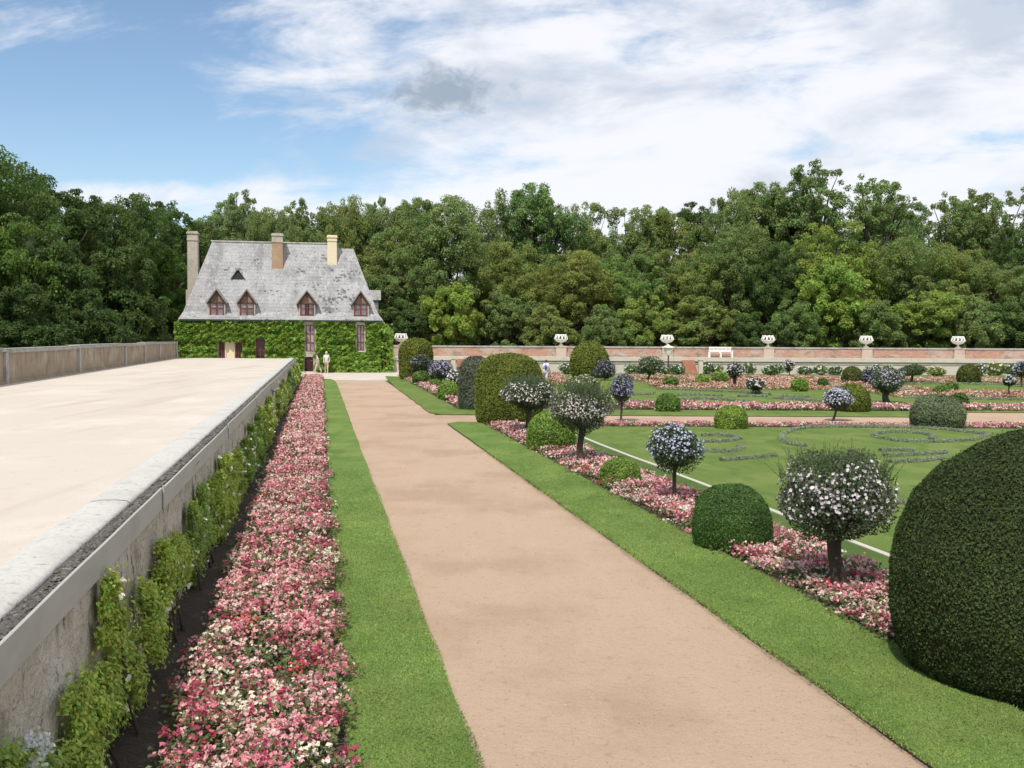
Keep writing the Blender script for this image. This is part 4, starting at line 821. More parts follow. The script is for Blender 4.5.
topiary('clipped_yew', 'bell-shaped yew below the rightmost urn', 968.5, 384.5, 957.5, 979.5, 364.5, 'bullet', (.095, .12, .03), M_yew, gT)
topiary('clipped_yew', 'dark clipped hedge block at the foot of the leftmost urn plinth', 397, 371.8, 388, 409, 359.5, 'column', (.04, .065, .02), M_yew, None)

# ================================================================== STANDARDS AND LOOSE SHRUBS
def flowers(P, N, L, col, rng, petals=5):
    mb = MB(); n = len(P); N = N / (np.linalg.norm(N, axis=1)[:, None] + 1e-9)
    R = rng.normal(size=(n, 3)); T = np.cross(N, R); T /= np.linalg.norm(T, axis=1)[:, None]; B = np.cross(N, T)
    for k in range(petals):
        a = 2 * math.pi * k / petals; d = T * math.cos(a) + B * math.sin(a)
        l = (L * rng.uniform(.8, 1.15, n))[:, None]; side = np.cross(N, d)
        V = np.stack([P, P + d * l * .6 + side * l * .42 + N * l * .18, P + d * l + N * l * .1, P + d * l * .6 - side * l * .42 + N * l * .18], 1)
        mb.add(V.reshape(-1, 3), np.arange(n * 4).reshape(n, 4), np.repeat(col, 4, axis=0))
    return mb
def standard(name, label, bx, by, x0, x1, y0, y1, leaf, flower, cat='standard tree', group=None, trunk=.05, nf=1.0, tuft=0.0, tuftcol=None, shape='ball', lean=0, seed=None, fl_low=-.35, Yb=None, dens=1.0):
    b = G(bx, by) if Yb is None else D(bx, by, Yb)
    b[2] = max(b[2], 0) if Yb is None else 0; Y = b[1]; m = Y / FOC; sd = seed or int(bx * 5 + by); r = np.random.default_rng(sd)
    cc = D((x0 + x1) / 2, (y0 + y1) / 2, Y); rx = (x1 - x0) / 2 * m; rz = (y1 - y0) / 2 * m
    t = thing(name, b, label, cat, group)
    fork = cc - [0, 0, rz * .75]; tr = MB()
    P_ = [b + (fork - b) * k + np.array([math.sin(k * 5 + sd), math.cos(k * 4 + sd), 0]) * trunk * .35 * (k > 0) for k in np.linspace(0, 1, 6)]
    tr.tube(P_, trunk * np.array([1.3, 1.05, .95, .9, .95, 1.05]), 10)
    for k in range(7):
        a = k * .9 + sd; e = cc + np.array([math.cos(a) * rx * .6, math.sin(a) * rx * .6, rz * r.uniform(-.35, .4)]); tr.tube([fork - [0, 0, trunk], (fork + e) / 2 + [0, 0, -.06 * rz], e], trunk * np.array([.6, .4, .15]), 6)
    tr.build('trunk', M_bark, t, True)
    L = max(.022, 1.1 * m) * 1.0; n = int(np.clip(dens * 6.0 * rx * rx * 4 / (L * L) * .5, 500, 16000))
    def pts(n, lo=.35):
        d = r.normal(size=(n, 3)); d /= np.linalg.norm(d, axis=1)[:, None]; k = r.uniform(lo, 1, n) ** .45
        w_ = 1 + .17 * wob(d, .45, sd) + .15 * wob(d, 1.2, sd + 1)
        s_ = d * [rx, rx, rz]
        if shape == 'bowl': hr = np.hypot(d[:, 0], d[:, 1]); s_[:, 2] = np.where(d[:, 2] > 0, s_[:, 2] * .82, s_[:, 2] * (1.0))
        return cc + s_ * (k * w_)[:, None], d
    P_, d = pts(n)
    mb = MB(); col = vary(r, leaf, n, .35, .12); mb.leaves(P_, d + [0, 0, .3], r.uniform(.7, 1.3, n) * L, r, .7, .5, col)
    nu = int(n * .12); P2, d2 = pts(nu, .0); mb.leaves(cc + (P2 - cc) * .7, d2, L * 1.3, r, .9, .6, np.array(leaf) * .9)
    if tuft:                                                              # upright unclipped shoots on top
        ns = int(330 * min(1, (rx / .5)) + 30); tc_ = tuftcol if tuftcol is not None else leaf
        a = r.uniform(0, 6.28, ns); rad = rx * np.sqrt(r.random(ns)) * .92; top = rz * np.sqrt(np.clip(1 - (rad / rx) ** 2, .05, 1)) * .7
        S0 = cc + np.c_[np.cos(a) * rad, np.sin(a) * rad, top]; hgt = tuft * m * r.uniform(.15, 1.1, ns); dirs = np.c_[np.cos(a) * rad / rx * .5, np.sin(a) * rad / rx * .5, np.ones(ns)] + r.normal(size=(ns, 3)) * .22
        for q in range(ns):
            kk = int(np.clip(hgt[q] / (L * .5), 4, 18)); u = np.linspace(.05, 1, kk)[:, None]
            mb.leaves(S0[q] + dirs[q] * hgt[q] * u, np.tile([0, 0, .5], (kk, 1)) + r.normal(size=(kk, 3)) * 1.4, L * .9 * (1.15 - .5 * u[:, 0]), r, .3, .42, vary(r, tc_, kk, .3, .1))
            if Y < 30: mb.tube([S0[q], S0[q] + dirs[q] * hgt[q]], [.003, .0015], 3, np.array(tc_) * .8)
    cr = mb.build('crown', M_soft, t)
    if flower is not None:
        fl = np.array(flower); nfl = int(np.clip(nf * 2.9 * (rx * 2 * rz * 2) / ((max(.028, 1.2 * m)) ** 2) * .32, 25, 1800))
        P3, d3 = pts(nfl * 3, .55); kp = (d3[:, 2] > fl_low) & ((d3[:, 2] < .75) | (tuft == 0)); P3, d3 = P3[kp][:nfl], d3[kp][:nfl]; nn = len(P3)
        clus = np.clip(1 + .5 * wob(P3, 1.2 / rx, sd + 5), .3, 2); kp = r.random(nn) < clus * .8; P3, d3 = P3[kp], d3[kp]; nn = len(P3)
        c3 = np.clip(fl * (1 + r.uniform(-.32, .06, (nn, 1))) + r.normal(size=(nn, 3)) * .02, .02, .92)
        flowers(P3 + d3 * L * .6, d3 + r.normal(size=(nn, 3)) * .35 + [0, -.1, .25], max(.022, .88 * m) * r.uniform(.6, 1.25, nn), c3, r, 5 if Y < 60 else 4).build('blossoms', M_petal, t)
    return t
LD = (.085, .108, .058); LG = (.070, .105, .030); WHT = (.84, .80, .80); LAV = (.62, .62, .82); DLAV = (.38, .36, .55); PWH = (.84, .78, .72)
gS = 'flowering standards of the garden'
standard('flowering_standard', 'large white-flowering standard with thick trunk nearest the big yew', 838, 593, 776, 896, 448, 543, LD, (.82, .74, .76), group=gS, trunk=.090, tuft=19, tuftcol=(.155, .22, .085), shape='ball', nf=.62)
standard('flowering_standard', 'lavender-blue flowering standard on a thin stem beside the near box ball', 673, 506, 647.5, 704, 425, 471, (.045, .075, .030), LAV, group=gS, trunk=.040, nf=.95, shape='ball')
standard('flowering_standard', 'white-flowering standard on a dark trunk behind the bright box dome', 580, 464, 552, 612.5, 385, 433, LD, PWH, group=gS, trunk=.085, tuft=16, tuftcol=(.13, .18, .075), shape='ball', nf=1.1)
standard('flowering_standard', 'white-flowering standard in front of the yellow-green yew block', 527.5, 434, 499.5, 557, 378.5, 411, LD, PWH, group=gS, trunk=.09, tuft=10, tuftcol=(.12, .17, .07), shape='ball', nf=1.1)
standard('flowering_standard', 'dusky lavender standard on a thin stem at the near edge of the cross path', 621.5, 421.5, 609, 634, 375, 404.5, (.05, .06, .04), DLAV, group=gS, trunk=.045, nf=1.6)
standard('flowering_standard', 'lavender-white standard on a thin leaning stem before the broad yew mound', 833, 421, 822, 851.5, 387, 411, (.05, .07, .035), (.60, .60, .72), group=gS, trunk=.045, nf=2.0)
standard('vase_shrub', 'vase-shaped green shrub with lavender flowers on a forked trunk', 886, 404, 868, 905, 366, 394, (.075, .115, .04), (.50, .47, .60), cat='shrub', trunk=.16, nf=.8, fl_low=-.5, shape='bowl')
standard('flowering_standard', 'loose white rose standard left of the lantern', 647, 382, 636.5, 664, 355.5, 374, (.10, .14, .06), (.74, .68, .62), group=gS, trunk=.09, nf=.6)
standard('flowering_standard', 'dark standard with white flowers and twin trunk right of the bench', 735, 388.5, 725.5, 743, 363, 378, (.035, .055, .025), WHT, group=gS, trunk=.11, nf=.7)
standard('flowering_standard', 'small white standard on the far lawn edge below the fourth urn', 755.5, 395, 747, 764.5, 376.5, 391.5, (.04, .05, .03), PWH, group=gS, trunk=.03, nf=1.1)
standard('flowering_standard', 'pale pink standard against the far wall below the fourth urn', 790, 377, 783.5, 794.5, 359, 372, (.07, .09, .05), (.78, .70, .70), group=gS, trunk=.04, nf=1.6)
standard('flowering_standard', 'leafy flat-topped standard left of the bell-shaped yew', 911, 383.5, 900, 925.5, 364, 376, (.08, .12, .04), None, group=gS, trunk=.09)
standard('flowering_standard', 'small white standard on a thin stem near the right frame edge', 1009, 398, 1003, 1015.5, 375, 386.5, (.04, .06, .03), (.66, .66, .70), group=gS, trunk=.04, nf=1.4)
standard('flowering_standard', 'lavender standard cut by the right frame edge', 1021, 388, 1014.5, 1030, 360, 378, (.06, .07, .05), DLAV, group=gS, trunk=.06, nf=1.2)
standard('loose_shrub', 'grey-lavender shrub leaning on the lone round-topped yew', 604, 381, 595, 616, 360.5, 380, (.07, .085, .06), DLAV, cat='shrub', trunk=.05, nf=.8)
standard('loose_shrub', 'dark blue flowering shrub between the pale yew dome and the vase-shaped shrub', 868, 385, 862.5, 874, 367.5, 384, (.035, .045, .05), (.25, .25, .40), cat='shrub', trunk=.05, nf=1)
standard('loose_shrub', 'lavender flowering shrub beyond the cross path behind the small box mound', 441, 386, 428, 454, 361, 380, (.06, .075, .045), (.48, .44, .66), cat='shrub', trunk=.06, nf=1.5)
standard('loose_shrub', 'white flowering shrub against the grey-green rounded column', 454.5, 392, 446.5, 463, 369, 389, (.05, .07, .035), WHT, cat='shrub', trunk=.05, nf=1.2)
standard('loose_shrub', 'dusky shrub in front of the yew nearest the house', 421, 381, 410, 431, 354.5, 372, (.07, .09, .055), (.28, .27, .33), cat='shrub', trunk=.05, nf=.5)
standard('loose_shrub', 'pale flowering shrub with creamy heads behind the white standards', 581, 402, 563, 602, 376, 398, (.10, .14, .055), (.84, .76, .60), cat='shrub', trunk=.04, nf=.7, fl_low=.2)
# rose bushes along the far wall
gRose = 'rose bushes along the far retaining wall'
r = np.random.default_rng(61)
def bush_proto(seed, tone, fl):
    r = np.random.default_rng(seed); mb = MB(); n = 1500; d = r.normal(size=(n, 3)); d /= np.linalg.norm(d, axis=1)[:, None]; k = r.uniform(.3, 1, n) ** .5 * (1 + .3 * wob(d, .5, seed) + .15 * wob(d, 1.2, seed + 1))
    P_ = d * [1, .7, .62] * k[:, None] + [0, 0, .62]; P_[:, 2] = np.maximum(P_[:, 2], .03); mb.leaves(P_, d + [0, 0, .4], r.uniform(.05, .10, n), r, .6, .6, vary(r, tone, n, .35, .14))
    nf = 60; P3 = d[:nf] * [1, .7, .62] * 1.04 + [0, 0, .62]; P3[:, 2] = np.maximum(P3[:, 2], .1); c = np.clip(np.array(fl) + r.normal(size=(nf, 3)) * .05, 0, .9)
    return mb.mesh('foliage', M_soft), flowers(P3, d[:nf], .10 * np.ones(nf), c, r, 4).mesh('blossoms', M_petal)
BP = [bush_proto(1, (.115, .175, .045), (.82, .78, .66)), bush_proto(2, (.085, .145, .035), (.84, .82, .78)), bush_proto(3, (.16, .20, .04), (.80, .76, .50))]
for i, (px, yt, wpx, v) in enumerate([(567, 363, 18, 1), (630, 364, 16, 0), (641, 365, 14, 1), (664, 367, 14, 0), (677, 364, 16, 1), (706, 362, 18, 1), (718, 365, 14, 0), (748, 363, 16, 0), (770, 365, 20, 1), (778, 364, 14, 0), (804, 366, 18, 1), (820, 365, 18, 0), (836, 366, 16, 1), (876, 364, 12, 1), (888, 365, 14, 0), (936, 366, 22, 2), (980, 364, 14, 1), (996, 362, 22, 2), (1014, 364, 20, 1), (470, 365, 18, 1), (425, 366, 14, 0)]):
    Y = 83.2 + r.uniform(-1.2, 1.2); b = D(px, 370, Y); b[2] = 0; R_ = wpx / 2 * Y / FOC; H = D(px, yt, Y)[2]
    lab = ['green rose bush with creamy flowers in the row against the far retaining wall', 'darker rose bush with white flowers in the row against the far retaining wall', 'yellow-green rose bush in the row against the far retaining wall'][v]
    o = thing('rose_bush', b, lab, 'shrub', gRose + [' with creamy flowers', ' with white flowers', ' with yellow-green leaves'][v]); o.scale = (R_, R_ * 1.1, H / 1.2); o.rotation_euler = (0, 0, i * 1.3)
    for nm, me in zip(('foliage', 'blossoms'), BP[v]):
        c = bpy.data.objects.new(nm, me); COL.objects.link(c); c.parent = o

# ================================================================== FLOWER BEDS
PINKS = np.array([(.78, .36, .38), (.66, .22, .27), (.42, .075, .12), (.78, .45, .45), (.80, .60, .53), (.78, .72, .56), (.66, .13, .11)])
def bed(name, label, sampler, area, hgt, seed, pal=PINKS, w=(.25, .20, .16, .16, .11, .12, .010), spacing=.17, dome=None, fade=None, foliage_tone=(.145, .180, .070), lodk=1.0):
    r = np.random.default_rng(seed); n = int(area / spacing ** 2)
    XY, edge = sampler(r, n)
    kp = np.ones(len(XY), bool)
    for fx, fy, fr_ in FEET: kp &= np.hypot(XY[:, 0] - fx, XY[:, 1] - fy) > fr_
    XY, edge = XY[kp], edge[kp]; n = len(XY); Yd = np.maximum(XY[:, 1], 4)
    px = Yd / FOC
    low = wob(XY, .22, seed); kind = r.choice(len(pal), n, p=np.array(w) / sum(w))
    lv = MB(); fl = MB()
    H = hgt * (1 + .22 * wob(XY, .5, seed + 2) + r.uniform(-.18, .18, n)) * (.55 + .45 * edge)
    for lo, hi, nl, nf, pet, fsz in ((0, 13, 56, 20, 4, .0205), (13, 22, 28, 18, 2, .0255), (22, 40, 9, 10, 1, .033), (40, 200, 6, 5, 1, .056)):
        idx = np.where((Yd >= lo) & (Yd < hi))[0]
        if not len(idx): continue
        k = np.repeat(idx, nl); m = len(k); rad = spacing * .75
        P_ = np.c_[XY[k] + np.clip(r.normal(size=(m, 2)), -1.5, 1.5) * rad * .9, H[k] * r.uniform(.15, 1.04, m)]
        bronze = (r.random(n) < .22)[k]; c = vary(r, foliage_tone, m, .4, .16); c[bronze] = c[bronze] * [1.15, .62, .8]
        lv.leaves(P_, np.tile([0, -.15, 1.0], (m, 1)), r.uniform(.7, 1.3, m) * max(.024, min(fsz * 1.1, .06)), r, .65, .62, c)
        k = np.repeat(idx, nf); m = len(k); P_ = np.c_[XY[k] + np.clip(r.normal(size=(m, 2)), -1.4, 1.4) * rad * .66, H[k] * r.uniform(.70, 1.15, m)]
        P_[:, :2] += .0; hasf = (r.random(n) > .19)[k] & (r.random(m) < .88); P_ = P_[hasf]; k = k[hasf]; m = len(k)
        c = pal[kind[k]] * (1 + r.uniform(-.22, .16, (m, 1))); sw = r.random(m) < .16; c[sw] = pal[r.choice(len(pal), sw.sum(), p=np.array(w) / sum(w))]
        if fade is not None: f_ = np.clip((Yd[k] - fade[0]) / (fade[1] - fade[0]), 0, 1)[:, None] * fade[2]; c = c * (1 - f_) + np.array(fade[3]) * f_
        c = np.clip(c, .01, .9)
        if pet > 1:
            for q in range(pet):
                off = r.normal(size=(m, 3)) * fsz * [.50, .50, .30]; fl.leaves(P_ + off, np.tile([0, -.25, .8], (m, 1)), r.uniform(.6, 1.1, m) * fsz, r, .75, .8, np.clip(c * (1 + r.uniform(-.12, .12, (m, 1))), .01, .9))
        else: fl.leaves(P_, np.tile([0, -.45, .7], (m, 1)), r.uniform(.6, 1.15, m) * fsz, r, .6, .8, c)
    o = fl.build(name, M_petal); tag(o, label, 'flower bed', kind='stuff'); lv.build('bed_leaves', M_soft, o)['kind'] = 'stuff'
    return o
def st_rect(s0, s1, t0, t1):
    def f(r, n):
        s = r.uniform(s0, s1, n); t = r.uniform(t0, t1, n); e = np.clip(np.minimum(t - t0, t1 - t) / .09, 0, 1) * np.clip(np.minimum(s - s0, s1 - s) / .3, 0, 1)
        t = t + .05 * wob(np.c_[s, t], .8, 5); return pst(np.c_[s, t, t * 0])[:, :2], e
    return f
def xy_rect(x0, x1, y0, y1):
    def f(r, n):
        x = r.uniform(x0, x1, n); y = r.uniform(y0, y1, n); e = np.clip(np.minimum(y - y0, y1 - y) / .25, 0, 1); return np.c_[x, y + .06 * wob(np.c_[x, y], .3, 4)], .35 + .65 * e
    return f
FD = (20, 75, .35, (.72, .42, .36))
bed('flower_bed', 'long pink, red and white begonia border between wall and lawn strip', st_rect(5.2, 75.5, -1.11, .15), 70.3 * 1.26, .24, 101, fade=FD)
sB = at_Y(6.4, 34.6)
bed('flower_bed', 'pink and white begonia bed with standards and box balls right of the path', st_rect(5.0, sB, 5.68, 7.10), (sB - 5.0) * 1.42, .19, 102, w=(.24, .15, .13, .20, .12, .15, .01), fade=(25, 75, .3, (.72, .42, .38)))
x0_ = D(604, 425, 34.8)[0]
bed('flower_bed', 'narrow red and pink flower strip along the near edge of the cross path', xy_rect(x0_, 24, 34.2, 35.5), (24 - x0_) * 1.3, .14, 103, w=(.22, .26, .2, .14, .08, .1, .02))
bed('flower_bed', 'pink and red flower strip on the far side of the cross path', xy_rect(D(622, 410, 43)[0], 27, 42.3, 45.3), 24 * 3, .20, 104, w=(.2, .18, .14, .16, .14, .16, .02))
SAL = np.array([(.66, .29, .23), (.52, .16, .15), (.34, .06, .09), (.72, .42, .33), (.74, .54, .42), (.72, .64, .50), (.58, .24, .12)])
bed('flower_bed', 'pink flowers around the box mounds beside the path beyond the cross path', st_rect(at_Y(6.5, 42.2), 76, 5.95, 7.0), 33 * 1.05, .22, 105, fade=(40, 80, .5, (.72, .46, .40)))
xa = D(632, 380, 66)[0]
bed('flower_bed', 'deep band of salmon and red flowers in front of the far rose bushes', xy_rect(D(636, 380, 70)[0], D(868, 380, 70)[0], 58.5, 78), 17 * 16.0, .20, 106, pal=SAL, w=(.22, .12, .12, .22, .16, .14, .02), spacing=.30, foliage_tone=(.14, .15, .06))
bed('flower_bed', 'salmon flower strip in front of the vase-shaped shrub at right', xy_rect(D(868, 380, 56)[0], 34, 51.5, 57.5), 15 * 6, .20, 107, pal=SAL, w=(.2, .16, .14, .2, .14, .14, .02), spacing=.26)
bed('flower_bed', 'farthest salmon flower strip below the bell-shaped yew', xy_rect(D(880, 380, 70)[0], 42, 69.5, 77), 18 * 7, .20, 108, pal=SAL, w=(.24, .12, .1, .22, .16, .14, .02), spacing=.30)
bed('flower_bed', 'thin salmon flower band left of the lone round-topped yew', xy_rect(D(545, 380, 68)[0], D(566, 380, 68)[0], 62, 79), 26, .35, 109, pal=SAL, spacing=.3)

# ================================================================== SCROLL HEDGES ON THE LAWNS
SCROLLS = [
 ('outer loop of grey-green santolina scroll on the near lawn behind the white standard', [(805, 449), (790, 446.5), (780, 441), (783, 436), (792, 432), (808.6, 429.8), (839.6, 428.8), (875, 429), (913, 429.8), (947, 431.7), (990, 437), (972, 442.5), (935, 444.6), (899, 443.6), (876, 439.6), (873, 436.2), (892, 434.1), (918, 435), (936, 438.2), (930, 441.6)]),
 ('uppermost short santolina line left of the loop on the near lawn', [(702, 438), (722, 437.2), (742, 440.5), (730, 443.6), (704, 444.6)]),
 ('hooked santolina line below the uppermost short one on the near lawn', [(700, 454), (732, 454.4), (745, 450.4), (738, 448.6)]),
 ('long straight santolina line left of the white standard', [(721, 463.2), (747, 461.2), (776, 458.4)]),
 ('middle santolina line right of the white standard crown', [(880, 453.2), (893, 452.6), (914, 453.6)]),
 ('santolina line curving towards the foreground yew', [(884, 458.6), (913, 457.8), (947, 455.2)]),
 ('lowest santolina line right of the white standard crown', [(890, 465.2), (923, 464), (944, 460.4)]),
 ('tiny santolina stub beside the foreground yew', [(886, 506.5), (896, 506), (908, 507.5)]),
 ('long santolina line along the back of the far lawn', [(660, 390.4), (681.5, 391), (715.7, 392.6), (756.7, 394.3), (770, 396.4)]),
 ('short santolina line at the left end of the far lawn', [(633, 396.3), (655.5, 395.7)]),
 ('low santolina line behind the flowers at the left of the far lawn', [(623, 403.2), (640, 403.4), (655, 405)]),
 ('hooked santolina line in the middle of the far lawn', [(679, 401), (702, 400.2), (726.6, 401.4), (749, 403), (735, 404.8)]),
 ('middle santolina line of the far lawn behind the box ball', [(678, 396.6), (700, 396.4), (722, 397.4)]),
 ('closed santolina loop at the right of the far lawn', [(822, 402.6), (800, 401.4), (774, 399.9), (784, 398), (810, 398.6)]),
 ('santolina line left of the closed loop on the far lawn', [(738, 397.8), (752, 397.6), (767, 398.2)]),
 ('santolina line right of the vase-shaped shrub', [(905, 399.5), (930, 400.4)]),
 ('santolina line below the bell-shaped yew at right', [(966, 400.4), (1000, 401), (1030, 401.6)]),
 ('farthest santolina line right of the small box cluster', [(900, 385.4), (940, 385), (985, 385.4), (1028, 386)]),
]
for i, (lab, pts) in enumerate(SCROLLS):
    P_ = np.array([G(*p) for p in pts]); seg = np.r_[0, np.cumsum(np.linalg.norm(np.diff(P_, axis=0), axis=1))]
    m = max(12, int(seg[-1] / .12)); u = np.linspace(0, seg[-1], m)
    # smooth through the points
    Q = np.stack([np.interp(u, seg, P_[:, k]) for k in range(3)], 1)
    for _ in range(6): Q[1:-1] = (Q[:-2] + 2 * Q[1:-1] + Q[2:]) / 4
    r = np.random.default_rng(200 + i); Yd = Q[:, 1].mean(); rad = .085 if Yd < 40 else .11; L = max(.02, 1.0 * Yd / FOC)
    mb = MB(); C = Q.copy(); C[:, 2] = .07; mb.tube(C, rad * (.8 + .1 * wob(Q, .8, i)), 8, (.13, .165, .10))
    n = int(seg[-1] * 2 * math.pi * rad / (L * L) * .9) + 60; k = r.uniform(0, m - 1.01, n); k0 = k.astype(int); fr = (k - k0)[:, None]; c = Q[k0] * (1 - fr) + Q[k0 + 1] * fr
    T = Q[k0 + 1] - Q[k0]; T /= np.linalg.norm(T, axis=1)[:, None] + 1e-9; S_ = np.c_[-T[:, 1], T[:, 0], T[:, 0] * 0]; a = r.uniform(-.2, math.pi + .2, n); N = S_ * np.cos(a)[:, None] + np.array([0, 0, 1]) * np.sin(a)[:, None]
    p = c + N * (rad * r.uniform(.8, 1.12, n))[:, None] + [0, 0, .06]; p[:, 2] = np.maximum(p[:, 2], .05)
    mb.leaves(p, N, r.uniform(.7, 1.2, n) * L, r, .6, .5, vary(r, (.29, .335, .215), n, .3, .06))
    tag(mb.build('santolina_hedge', M_soft, base=tuple(Q[m // 2] * [1, 1, 0])), lab, 'low hedge', 'santolina scroll hedges on the lawns')

# ================================================================== CLIMBERS ON THE LEFT WALL
def climber(label, s0, s1, z1, tone, nfl, seed, bush=.22, flcol=(.80, .76, .66), zlow=0.0, L=.021, fsz=.020, head=5, spread=.010):
    r = np.random.default_rng(seed); c0 = ST((s0 + s1) / 2, -1.5); t = thing('climbing_shrub', c0, label, 'climbing plant', 'climbers along the low left wall')
    Yd = c0[1]; Lf = max(L, 1.15 * Yd / FOC); wid = s1 - s0
    cl = []; nst = max(2, int(round(wid * 2.1)))
    for j in range(nst):                                                  # loose leafy shoots, each its own height and wander
        sj = s0 + (j + r.uniform(.1, .9)) * wid / nst; hj = zlow + (z1 - zlow) * r.uniform(.50, .98); lean = r.normal() * .22; bj = bush * r.uniform(.45, 1.0)
        for q in range(int(7 + hj * 9)):
            u = r.uniform(.10, 1) ** .85; z = zlow + (hj - zlow) * u; fat = .35 + .65 * math.sin(min(u * 1.15, 1) * math.pi * .9)
            cl.append((sj + lean * u + r.normal() * .17 * fat, -1.58 + bj * .62 * fat * r.uniform(.1, 1.1), max(z, .10), r.uniform(.045, .12) * (.6 + .6 * fat)))
    for k in range(4):
        s = r.uniform(s0 + .1 * wid, s1 - .1 * wid); z = z1 * r.uniform(.5, .8); pts = [(s + r.normal() * .05, -1.42 + .02 * r.normal(), 0.0), (s + r.normal() * .08, -1.47, z * .35), (s + r.normal() * .14, -1.50, z * .7), (s + r.normal() * .2, -1.53, z)]
        MB().tube(pst(pts), [.016, .013, .010, .005], 6).build('stem', M_bark, t)
    mb = MB(); fl_P = []; fl_N = []
    for s, tt, z, rad in cl:
        n = int(np.clip(3.2 * (rad / Lf) ** 2 * 4, 12, 420)); d = r.normal(size=(n, 3)); d /= np.linalg.norm(d, axis=1)[:, None]; k = r.uniform(.15, 1, n) ** .6 * r.choice([1, 1, 1, 1.7], n)
        q = np.c_[s + d[:, 0] * rad * 1.25 * k, tt + d[:, 1] * rad * .8 * k, z + d[:, 2] * rad * k]; q[:, 1] = np.maximum(q[:, 1], -1.585); q[:, 2] = np.maximum(q[:, 2], .03)
        out = pst(np.c_[d[:, 0] * .4, np.abs(d[:, 1]) + .5, d[:, 2] * .4 + .7]); mb.leaves(pst(q), out, r.uniform(.65, 1.35, n) * Lf, r, .5, .55, vary(r, np.array(tone) * r.uniform(.8, 1.2), n, .3, .14))
    mb.build('foliage', M_soft, t)
    if nfl:
        k = r.integers(len(cl), size=nfl); q = np.array([[cl[i][0], cl[i][1] + .10, cl[i][2]] for i in k]) + r.normal(size=(nfl, 3)) * [.12, .02, .10]; q[:, 2] = np.maximum(q[:, 2], .15)
        n = head; P_ = np.repeat(pst(q), n, axis=0) + r.normal(size=(nfl * n, 3)) * spread
        flowers(P_, np.tile([.9, -.2, .5], (nfl * n, 1)) + r.normal(size=(nfl * n, 3)) * .4, np.full(nfl * n, fsz), np.clip(np.array(flcol) + r.normal(size=(nfl * n, 3)) * .03, 0, .9), r).build('blossoms', M_petal, t)
YLG = (.39, .50, .090); MG = (.29, .41, .085); FG = (.27, .39, .075)
climber('small climber with round white flower heads nearest the camera', 5.1, 6.1, 1.0, MG, 7, 1, .14, (.62, .62, .62), fsz=.013, zlow=.40, head=34, spread=.022)
climber('broad leafy yellow-green climber second from the camera on the low wall', 6.5, 9.2, 1.30, YLG, 9, 2, .36)
climber('thin wispy climber with bare dark stems on the low wall', 9.9, 11.6, 1.15, YLG, 6, 3, .22, zlow=.30)
climber('dense green climber just past the wispy one on the low wall', 11.9, 14.3, 1.22, MG, 8, 4, .28)
climber('large light green climber halfway along the near wall', 14.6, 18.8, 1.26, YLG, 24, 5, .46)
climber('full green climber before the drain pipe', 19.8, 26.0, 1.28, FG, 50, 6, .48)
climber('yellow-green climber touching the drain pipe', 26.5, 33.0, 1.28, YLG, 60, 7, .48)
climber('bright climber just beyond the drain pipe', 36.0, 46.0, 1.25, YLG, 60, 8, .42)
climber('dense climber on the far stretch of the low wall', 47, 58, 1.3, FG, 60, 9, .45)
climber('last climber at the far end of the low wall', 59, 70, 1.35, YLG, 60, 10, .5)

# ================================================================== GRASS BLADES NEAR THE CAMERA
def blades(label, s0, s1, t0, t1, n, seed, tone):
    r = np.random.default_rng(seed); s = s0 + (s1 - s0) * np.minimum(r.random(n), r.random(n)) ** 1.15; t = r.uniform(t0, t1, n) + .02 * wob(np.c_[s, s], .4, seed)
    B = pst(np.c_[s, t, np.full(n, .052)]); h_ = r.uniform(.008, .020, n)[:, None]; a = r.uniform(0, 6.28, n); wv = np.c_[np.cos(a), np.sin(a), a * 0] * .0035 * (1 + s[:, None] / 12)
    tip = B + np.c_[r.normal(size=(n, 2)) * .016, np.ones(n)] * np.c_[np.ones((n, 2)), h_]
    V = np.stack([B - wv, B + wv, tip], 1).reshape(-1, 3); patch = 1 + (.20 * wob(B[:, :2], .4, seed + 1) + .14 * wob(B[:, :2], 1.4, seed + 2))[:, None]
    c = np.clip(vary(r, tone, n, .35, .15) * patch, .01, .6)
    return tag(MB().add(V, np.arange(n * 3).reshape(n, 3), np.repeat(c, 3, axis=0)).build('grass', M_grass), label, 'grass', kind='stuff')
blades('short mown grass of the strip beside the long flower border', 5.5, 24, .17, 1.125, 60000, 5, (.225, .310, .082))
blades('short mown grass of the strip along the right side of the path', 5.5, 28, 4.265, 5.66, 80000, 6, (.225, .310, .082))
r = np.random.default_rng(15); pb = MB()
for k in range(2200):
    s = 6.2 + 22 * r.random() ** 1.8; t = r.choice([r.uniform(1.12, 2.2), r.uniform(1.12, 4.25), r.uniform(3.9, 4.27)]); sz = r.uniform(.0025, .006) * (1 + s / 30)
    pb.add(ST(s, t, sz * .3) + ico * r.uniform(.7, 1.3, (6, 3)) * sz * [1, 1, .6], icf, np.array((.42, .33, .25)) * r.uniform(.35, 1.5))
tag(pb.build('pebbles', M_paint), 'loose pebbles scattered on the gravel path', 'pebbles', kind='stuff')

